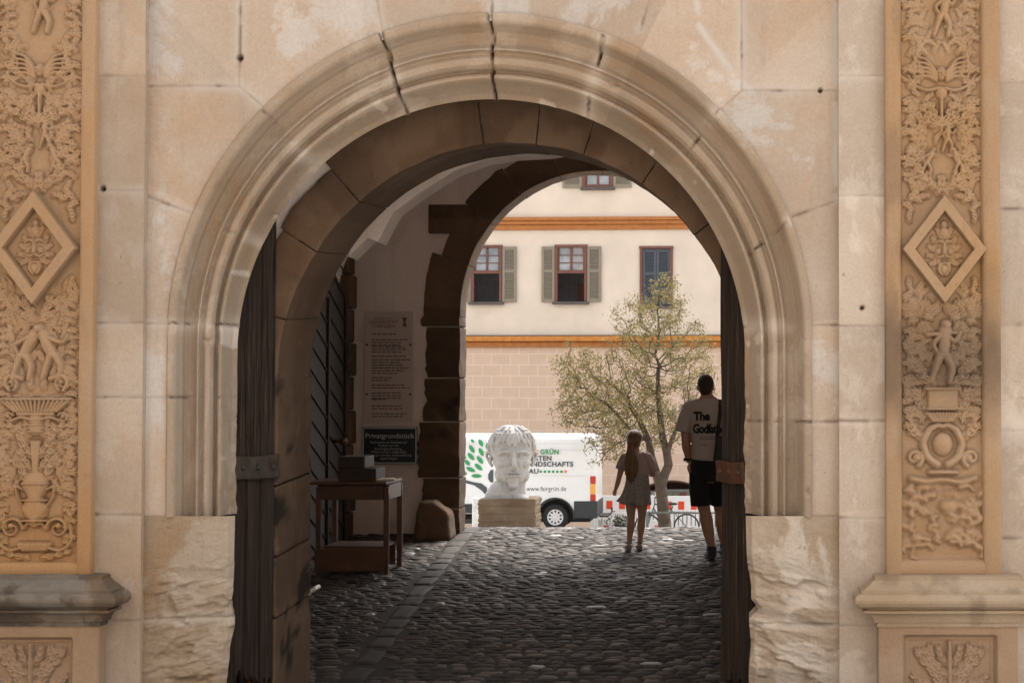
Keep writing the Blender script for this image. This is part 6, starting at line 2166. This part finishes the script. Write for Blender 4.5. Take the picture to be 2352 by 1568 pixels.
def window(key, transom, lower_open, leaves, shutmat='shut', closed=False):
    a, b_, c, d_ = wins[key]
    x0, x1, z0, z1 = hx(a), hx(b_), hzz(d_), hzz(c)
    mb = MB()
    fw = 0.09
    mb.box((x0 + fw / 2, 0.0, (z0 + z1) / 2), (fw, 0.16, z1 - z0), 0.01)
    mb.box((x1 - fw / 2, 0.0, (z0 + z1) / 2), (fw, 0.16, z1 - z0), 0.01)
    mb.box(((x0 + x1) / 2, -0.003, z1 - fw / 2), (x1 - x0 + 0.04, 0.17, fw), 0.01)
    if transom:
        zt = hzz(transom)
        mb.box(((x0 + x1) / 2, 0.0, zt), (x1 - x0 - 2 * fw, 0.14, 0.11), 0.01)
        mb.box(((x0 + x1) / 2, 0.03, (zt + z1 - fw) / 2), (0.07, 0.07, z1 - fw - zt), 0.006)
        for s in (-1, 1):
            for k in (1, 2):
                zz = zt + 0.05 + (z1 - fw - zt - 0.05) * k / 3
                mb.box(((x0 + x1) / 2 + s * (x1 - x0 - 2 * fw) / 4, 0.04, zz), ((x1 - x0 - 2 * fw) / 2, 0.035, 0.03))
            mb.box(((x0 + x1) / 2 + s * ((x1 - x0) / 2 - fw - 0.022), 0.035, (zt + z1 - fw) / 2), (0.045, 0.06, z1 - fw - zt))
    W_ = mb.build('window', M['frame'], HOUSE, local=True)
    if transom:
        mb = MB()
        mb.box(((x0 + x1) / 2, 0.06, (hzz(transom) + z1) / 2), (x1 - x0 - 0.1, 0.012, z1 - hzz(transom)))
        mb.build('pane', M['glass'], W_, local=True)
    mb = MB()
    mb.box(((x0 + x1) / 2, -0.04, z0 - 0.045), (x1 - x0 + 0.14, 0.3, 0.09), 0.012)
    mb.build('sill', M['sill'], W_, local=True)
    mb = MB()                                    # the dim room behind
    mb.raw([(x0 - 0.4, 0.25, z0 - 0.3), (x0 - 0.4, 2.6, z0 - 0.3), (x0 - 0.4, 2.6, z1 + 0.3), (x0 - 0.4, 0.25, z1 + 0.3)], [(0, 1, 2, 3)])
    mb.raw([(x1 + 0.4, 0.25, z0 - 0.3), (x1 + 0.4, 2.6, z0 - 0.3), (x1 + 0.4, 2.6, z1 + 0.3), (x1 + 0.4, 0.25, z1 + 0.3)], [(0, 1, 2, 3)])
    mb.raw([(x0 - 0.4, 2.6, z0 - 0.3), (x1 + 0.4, 2.6, z0 - 0.3), (x1 + 0.4, 2.6, z1 + 0.3), (x0 - 0.4, 2.6, z1 + 0.3)], [(0, 1, 2, 3)])
    mb.raw([(x0 - 0.4, 0.25, z1 + 0.3), (x1 + 0.4, 0.25, z1 + 0.3), (x1 + 0.4, 2.6, z1 + 0.3), (x0 - 0.4, 2.6, z1 + 0.3)], [(0, 1, 2, 3)])
    mb.raw([(x0 - 0.4, 0.25, z0 - 0.3), (x1 + 0.4, 0.25, z0 - 0.3), (x1 + 0.4, 2.6, z0 - 0.3), (x0 - 0.4, 2.6, z0 - 0.3)], [(0, 1, 2, 3)])
    mb.build('room', M['room'], W_, local=True)
    for (pa, pb) in leaves:
        ys_ = -0.07 if not closed else -0.02
        louvre_leaf(hx(pa), hx(pb), z0 - 0.01 if not closed else z0 + 0.03, z1 - (0.06 if not closed else 0.1), ys_, M[shutmat], W_)
    return W_


window('a', 624, True, [(1046, 1078), (1151.5, 1184)])
wb = window('b', 624, True, [(1242.5, 1272.5), (1348, 1380)])
window('c', None, False, [(1475.5, 1507), (1507.5, 1539)], 'shutb', True)
window('d', 428, False, [(1290, 1335), (1408, 1450)])
tag(wb, None)
mb = MB()
mb.box((hx(1330), 1.6, hzz(672)), (0.55, 0.5, 0.75), 0.02)
tag(mb.build('cupboard', plain('red_brown_cupboard', (0.16, 0.05, 0.03), 0.6), wb, local=True), None)
# second row of panes under the eaves, roof, sides
mb = MB()
zt_ = hzz(60)
for x in (xw[0], xw[-1]):
    mb.raw([(x, 0, -0.5), (x, 10, -0.5), (x, 10, zt_), (x, 0, zt_)], [(0, 1, 2, 3)])
mb.raw([(xw[0], 10, -0.5), (xw[-1], 10, -0.5), (xw[-1], 10, zt_), (xw[0], 10, zt_)], [(0, 1, 2, 3)])
mb.raw([(xw[0], 0.26, hzz(800)), (xw[-1], 0.26, hzz(800)), (xw[-1], 10, hzz(800)), (xw[0], 10, hzz(800))], [(0, 1, 2, 3)])
mb.build('outer_wall', M['cream'], HOUSE, local=True)
mb = MB()
mb.raw([(xw[0] - 0.5, -0.6, zt_ - 0.2), (xw[-1] + 0.5, -0.6, zt_ - 0.2), (xw[-1] + 0.5, 5, zt_ + 4.5), (xw[0] - 0.5, 5, zt_ + 4.5), (xw[-1] + 0.5, 10.6, zt_ - 0.2), (xw[0] - 0.5, 10.6, zt_ - 0.2)],
       [(0, 1, 2, 3), (3, 2, 4, 5), (0, 3, 5), (1, 4, 2)])
mb.build('roof', plain('red_roof_tiles', (0.3, 0.11, 0.06), 0.85, scale=20), HOUSE, local=True)

# ------------------------------------------------------------------ barriers, railing, bicycle, shrub, tree
M['red'] = plain('signal_red_film', (0.62, 0.05, 0.015), 0.5, var=0.03)
M['plastic'] = plain('white_barrier_plastic', (0.702, 0.702, 0.702), 0.5, var=0.02)


def barrier(x0, d, ztop, length, label, low=False):
    g_ = float(gz(d))
    Bq = empty('road_barrier', (x0, d, g_ - 0.05), label, 'barrier', 'red and white road barriers')
    h = ztop - g_
    mb = MB()
    sc_ = F / d
    bh = 35 / sc_
    mb.box((length / 2, 0, h - bh / 2), (length - 0.02, 0.05, bh), 0.01)
    mb.box((length / 2, 0, h - bh - 0.05), (length - 0.02, 0.035, 0.06), 0.008)
    if not low:
        for k in range(int(length / 0.12)):
            mb.box((0.06 + 0.12 * k, 0, (h - bh) / 2 + 0.06), (0.09, 0.03, h - bh - 0.12), 0.006)
        mb.box((length / 2, 0.02, 0.22), (length - 0.02, 0.03, 0.30), 0.006)
    mb.build('board', M['plastic'], Bq, local=True)
    for k in (0.12, length - 0.12):
        mb = MB()
        mb.box((k, 0.0, h / 2 + 0.03), (0.06, 0.07, h + 0.12), 0.01)
        mb.build('post', M['plastic'], Bq, local=True)
        mb = MB()
        mb.box((k, 0, 0.06), (0.16, 0.5, 0.12), 0.02)
        mb.build('foot', M['tyre'], Bq, local=True)
    n_ = int(length / 0.358)
    mb = MB()
    for k in range(n_):
        mb.box((0.2 + 0.358 * k, -0.029, h - bh * 0.62), (0.172, 0.006, 19 / sc_), 0.0)
    mb.build('reflective_blocks', M['red'], Bq, local=True)
    return Bq


zt1 = Wp(1400, 1133, 51).z
X0b = Wp(1353, 1140, 51).x
labs = ['red and white road barrier panel just behind the rear of the van', 'red and white road barrier panel behind the tree trunk and bicycle', 'red and white road barrier panel farthest right, behind the man']
for k in range(3):
    barrier(X0b + 2.03 * k + 0.02, 51.0 + 0.06 * k, zt1 - 0.02 * k, 2.0, labs[k])
barrier(Wp(1374, 1200, 49.6).x, 49.6, Wp(1374, 1189, 49.6).z, 1.9, 'low red and white road barrier under the rear bumper of the van', True)

# metal railing in front of the tree
DR = 44.0
M['rail'] = plain('grey_green_steel', (0.12, 0.13, 0.115), 0.5, 0.3)
ra, rb_ = Wp(1484, 1177, DR), Wp(1700, 1177, DR)
RL = empty('railing', (ra.x, DR, float(gz(DR))), 'low steel tube railing round the tree and bicycle', 'railing')
for px in (1487, 1643.5, 1699):
    p_ = Wp(px, 1110, DR)
    mb = MB()
    zt_ = Wp(px, 1121 if px > 1500 else 1175, DR).z
    mb.tube([(p_.x, DR, float(gz(DR)) - 0.1), (p_.x, DR, zt_)], [0.035 if px < 1500 else 0.026] * 2, 10)
    mb.build('post', M['rail'], RL, smooth=True)
for (py, xa) in ((1126, 1530), (1177, 1487)):
    mb = MB()
    p_, q_ = Wp(xa, py, DR), Wp(1699, py, DR)
    mb.tube([(p_.x, DR, p_.z), (q_.x, DR, q_.z)], [0.028] * 2, 10)
    mb.build('rail', M['rail'], RL, smooth=True)

# bicycle
DK = 49.0
gk = float(gz(DK))
wl, wr = Wp(1487, 1209, DK), Wp(1577, 1209, DK)
BK = empty('bicycle', ((wl.x + wr.x) / 2, DK, gk), 'dark bicycle leaning behind the tree trunk in front of the barriers', 'bicycle')
M['bike'] = plain('dark_green_bike_paint', (0.03, 0.055, 0.045), 0.4, var=0.1)
zc_ = wl.z
for c in (wl, wr):
    WH = empty('wheel', (c.x - BK.location.x, 0, c.z - gk))
    WH.parent = BK
    mb = MB()
    pr = [(0.335 * math.cos(a), 0, 0.335 * math.sin(a)) for a in np.linspace(0, 2 * math.pi, 49)]
    mb.tube(pr, [0.022] * 49, 8, up=(0, 1, 0), cap=False)
    mb.build('tyre', M['tyre'], WH, smooth=True, local=True)
    mb = MB()
    for k in range(14):
        a = 2 * math.pi * k / 14
        mb.tube([(0, 0, 0), (0.32 * math.cos(a), 0, 0.32 * math.sin(a))], [0.0035] * 2, 4, up=(0, 1, 0))
    mb.lathe([(0.03, -0.05), (0.03, 0.05)], 10, (0, 0, 0), 'Y')
    mb.build('spokes', M['rim'], WH, local=True)
mb = MB()
A, B_ = Vector((wl.x - BK.location.x, 0, wl.z - gk)), Vector((wr.x - BK.location.x, 0, wr.z - gk))
BB = A.lerp(B_, 0.44) + Vector((0, 0, -0.04))
seat = BB + Vector((0.22, 0, 0.60))
hd = A + Vector((0.20, 0, 0.62))
hb_ = A + Vector((0.16, 0, 0.52))
for (p, q_, r_) in ((BB, seat, 0.018), (seat + Vector((-0.04, 0, -0.1)), hd, 0.018), (BB, hb_, 0.02), (B_, BB, 0.012), (B_, seat + Vector((-0.04, 0, -0.1)), 0.01), (A, hd, 0.015), (hd, hd + Vector((0.0, 0, 0.14)), 0.014)):
    mb.tube([p, q_], [r_, r_], 8, up=(0, 1, 0))
mb.build('frame', M['bike'], BK, smooth=True, local=True)
mb = MB()
hp = hd + Vector((0.0, 0, 0.15))
mb.tube([hp + Vector((0.1, -0.28, 0.02)), hp + Vector((0, -0.2, 0.03)), hp, hp + Vector((0, 0.2, 0.03)), hp + Vector((0.1, 0.28, 0.02))], [0.014] * 5, 8, up=(0, 0, 1))
mb.build('handlebar', M['bike'], BK, smooth=True, local=True)
mb = MB()
mb.blob(seat + Vector((0, 0, 0.06)), (0.14, 0.07, 0.04), 12, 8)
mb.build('saddle', M['tyre'], BK, smooth=True, local=True)
mb = MB()
mb.lathe([(0.02, -0.02), (0.1, -0.015), (0.1, 0.015), (0.02, 0.02)], 20, (BB.x, -0.05, BB.z), 'Y')
mb.tube([BB + Vector((0, -0.08, 0)), BB + Vector((0.1, -0.08, -0.13)), BB + Vector((0.1, -0.16, -0.13))], [0.01] * 3, 6)
mb.build('crank', M['iron'], BK, local=True)


def leaves_mesh(centres, nper, spread, size, seed):
    rg = np.random.RandomState(seed)
    C = np.repeat(np.asarray(centres, float), nper, 0) + rg.normal(0, spread, (len(centres) * nper, 3))
    n_ = len(C)
    a = rg.normal(0, 1, (n_, 3)); a /= np.linalg.norm(a, axis=1, keepdims=True)
    b_ = np.cross(a, rg.normal(0, 1, (n_, 3))); b_ /= np.linalg.norm(b_, axis=1, keepdims=True)
    s1 = size * rg.uniform(0.6, 1.3, (n_, 1))
    V = np.stack([C - a * s1, C + b_ * s1 * 0.42, C + a * s1, C - b_ * s1 * 0.42], 1).reshape(-1, 3)
    return V, np.arange(n_ * 4).reshape(-1, 4)


# dark little shrub beside the girl's legs, far off
ps = Wp(1426, 1198, 46.5)
SH = empty('shrub', (ps.x, 46.5, float(gz(46.5))), 'small dark potted shrub between the van and the girl', 'shrub')
mb = MB()
gsh = float(gz(46.5))
mb.lathe([(0.12, -0.05), (0.17, 0.18), (0.15, 0.18)], 14, (ps.x, 46.5, gsh))
mb.build('pot', M['cladding'], SH, smooth=True)
rg = np.random.RandomState(2)
cs = [(ps.x + rg.normal(0, 0.17), 46.5 + rg.normal(0, 0.14), ps.z + 0.02 + rg.normal(0, 0.06)) for _ in range(60)]
V, Fq = leaves_mesh(cs, 8, 0.05, 0.035, 5)
link('foliage', make_mesh('foliage', V, Fq, False), plain('dark_foliage', (0.035, 0.04, 0.022), 0.7, rnd=0.4), SH)
mb = MB()
for k in range(9):
    a = rg.uniform(0, 6.28)
    mb.tube([(ps.x, 46.5, gsh + 0.1), (ps.x + 0.24 * math.cos(a), 46.5 + 0.18 * math.sin(a), ps.z + 0.05)], [0.008, 0.004], 5)
mb.build('stem', M['iron'], SH)

# the tree, grown by space colonisation
DT = 46.0
gt = float(gz(DT))
tb = Wp(1527, 1212, DT)
TR = empty('tree', (tb.x, DT, gt), 'small open-crowned tree with yellow-green young leaves and forked trunk in the yard', 'tree')
rg = np.random.RandomState(23)
sT = F / DT
att = []
for (px, py, rx_, ry_, rz_, n_) in ((1500, 790, 118, 135, 1.3, 400), (1412, 905, 140, 108, 1.3, 420), (1575, 880, 85, 150, 1.2, 300), (1470, 950, 130, 90, 1.3, 330), (1325, 850, 62, 72, 0.9, 130), (1385, 1030, 50, 45, 0.7, 90), (1318, 950, 55, 42, 0.8, 80), (1525, 665, 50, 40, 0.5, 50)):
    c = Wp(px, py, DT)
    for _ in range(n_):
        v = rg.normal(0, 1, 3)
        v = v / np.linalg.norm(v) * rg.rand() ** (1 / 2.2)
        att.append((c.x + v[0] * rx_ / sT, DT + v[1] * rz_, c.z + v[2] * ry_ / sT))
att = np.array(att)
nodes, par = [], []


def add_chain(pts, start=None):
    last = start
    for p in pts:
        nodes.append(np.array(p, float))
        par.append(-1 if last is None else last)
        last = len(nodes) - 1
    return last


def line(p, q_, n_):
    return [tuple(np.array(p) + (np.array(q_) - np.array(p)) * (k + 1) / n_) for k in range(n_)]


def tp(px, py, dy=0.0):
    q_ = Wp(px, py, DT)
    return (q_.x, DT + dy, q_.z)


base = add_chain([tp(1528, 1225), tp(1526, 1200), tp(1523, 1170), tp(1520, 1140), tp(1517, 1115)])
l1 = add_chain([tp(1506, 1085, 0.1), tp(1496, 1050, 0.15), tp(1488, 1010, 0.2), tp(1468, 965, 0.15), tp(1445, 930, 0.1)], base)
l2 = add_chain([tp(1526, 1090, -0.1), tp(1536, 1068, -0.15), tp(1532, 1040, -0.15), tp(1522, 1000, -0.2), tp(1516, 950, -0.1), tp(1510, 900, 0.0), tp(1512, 850, 0.05)], base)
l3 = add_chain([tp(1540, 1020, -0.3), tp(1556, 980, -0.35), tp(1572, 930, -0.3)], l2 - 4)
l4 = add_chain([tp(1455, 1000, 0.4), tp(1425, 965, 0.5), tp(1395, 930, 0.4)], l1 - 2)
nodes_a = nodes
step = 0.17
alive = np.ones(len(att), bool)
for it in range(70):
    Nn = np.array(nodes)
    A_ = att[alive]
    if len(A_) == 0:
        break
    d2 = ((A_[:, None] - Nn[None]) ** 2).sum(-1)
    near = d2.argmin(1)
    dist = np.sqrt(d2[np.arange(len(A_)), near])
    act = dist < 1.6
    new = {}
    for i in np.where(act)[0]:
        v = A_[i] - Nn[near[i]]
        new.setdefault(near[i], []).append(v / (np.linalg.norm(v) + 1e-9))
    if not new:
        break
    for k, vv_ in new.items():
        v = np.mean(vv_, 0) + rg.normal(0, 0.16, 3)
        v = v / (np.linalg.norm(v) + 1e-9)
        nodes.append(Nn[k] + v * step)
        par.append(int(k))
    Nn = np.array(nodes)
    d2 = ((att[:, None] - Nn[None]) ** 2).sum(-1).min(1)
    alive &= d2 > 0.19 ** 2
Nn = np.array(nodes)
npar = np.array(par)
rad_ = np.full(len(Nn), 0.0075)
acc = np.zeros(len(Nn))
kids = [0] * len(Nn)
for i in range(len(Nn)):
    if npar[i] >= 0:
        kids[npar[i]] += 1
area = np.zeros(len(Nn))
for i in range(len(Nn) - 1, -1, -1):
    if kids[i] == 0:
        area[i] = 0.0062 ** 2.3
    if npar[i] >= 0:
        area[npar[i]] += area[i]
rad_ = area ** (1 / 2.3)
for i in range(5, len(Nn)):
    rad_[i] = min(rad_[i], 0.12)
rad_[:23] = np.maximum(rad_[:23], [0.185, 0.17, 0.158, 0.15, 0.15, 0.115, 0.10, 0.088, 0.072, 0.055, 0.125, 0.115, 0.105, 0.09, 0.075, 0.06, 0.05, 0.06, 0.05, 0.04, 0.05, 0.042, 0.035])
rad_[:5] = [0.185, 0.17, 0.158, 0.15, 0.15]
mb = MB()
for i in range(1, len(Nn)):
    j = npar[i]
    if j < 0:
        continue
    jj = npar[j] if npar[j] >= 0 else j
    pts = [Nn[j] - (Nn[i] - Nn[j]) * 0.08, Nn[i]]
    big_ = rad_[i] > 0.03
    mb.tube(pts, [min(rad_[j], rad_[i] * 1.5), rad_[i]], 9 if big_ else 4)
M['bark'] = plain('grey_brown_bark', (0.075, 0.052, 0.036), 0.9, scale=12, bump=0.8, bscale=25, dist=0.02)
mb.build('trunk', M['bark'], TR, smooth=True)
tips = [Nn[i] for i in range(len(Nn)) if rad_[i] < 0.012 and i > 30]
rg.shuffle(tips)
tips = np.array(tips)
mats = []
m, t, b = new_mat('young_leaves')
ri = nd(t, 'ShaderNodeNewGeometry').outputs['Random Per Island']
col = ramp(t, ri, [(0.0, (0.09, 0.09, 0.035)), (0.3, (0.17, 0.155, 0.055)), (0.6, (0.25, 0.21, 0.075)), (0.85, (0.22, 0.13, 0.05)), (1.0, (0.34, 0.28, 0.11))])
t.links.new(col, b.inputs['Base Color'])
b.inputs['Roughness'].default_value = 0.6
tr = t.nodes.new('ShaderNodeBsdfTranslucent')
t.links.new(col, tr.inputs[0])
ms = t.nodes.new('ShaderNodeMixShader')
ms.inputs[0].default_value = 0.35
t.links.new(b.outputs[0], ms.inputs[1])
t.links.new(tr.outputs[0], ms.inputs[2])
t.links.new(ms.outputs[0], [n_ for n_ in t.nodes if n_.type == 'OUTPUT_MATERIAL'][0].inputs[0])
clump = fbm(tips[:, 0] * 1.6 + 3, tips[:, 2] * 1.6 + tips[:, 1] * 1.1, 55, 3)
sel = tips[(clump + rg.rand(len(tips)) * 0.3) > 0.5]
V, Fq = leaves_mesh(sel, 23, 0.08, 0.04, 31)
link('crown', make_mesh('crown', V, Fq, False), m, TR)
print('leaves', len(Fq), 'nodes', len(Nn), 'stones', Ns)
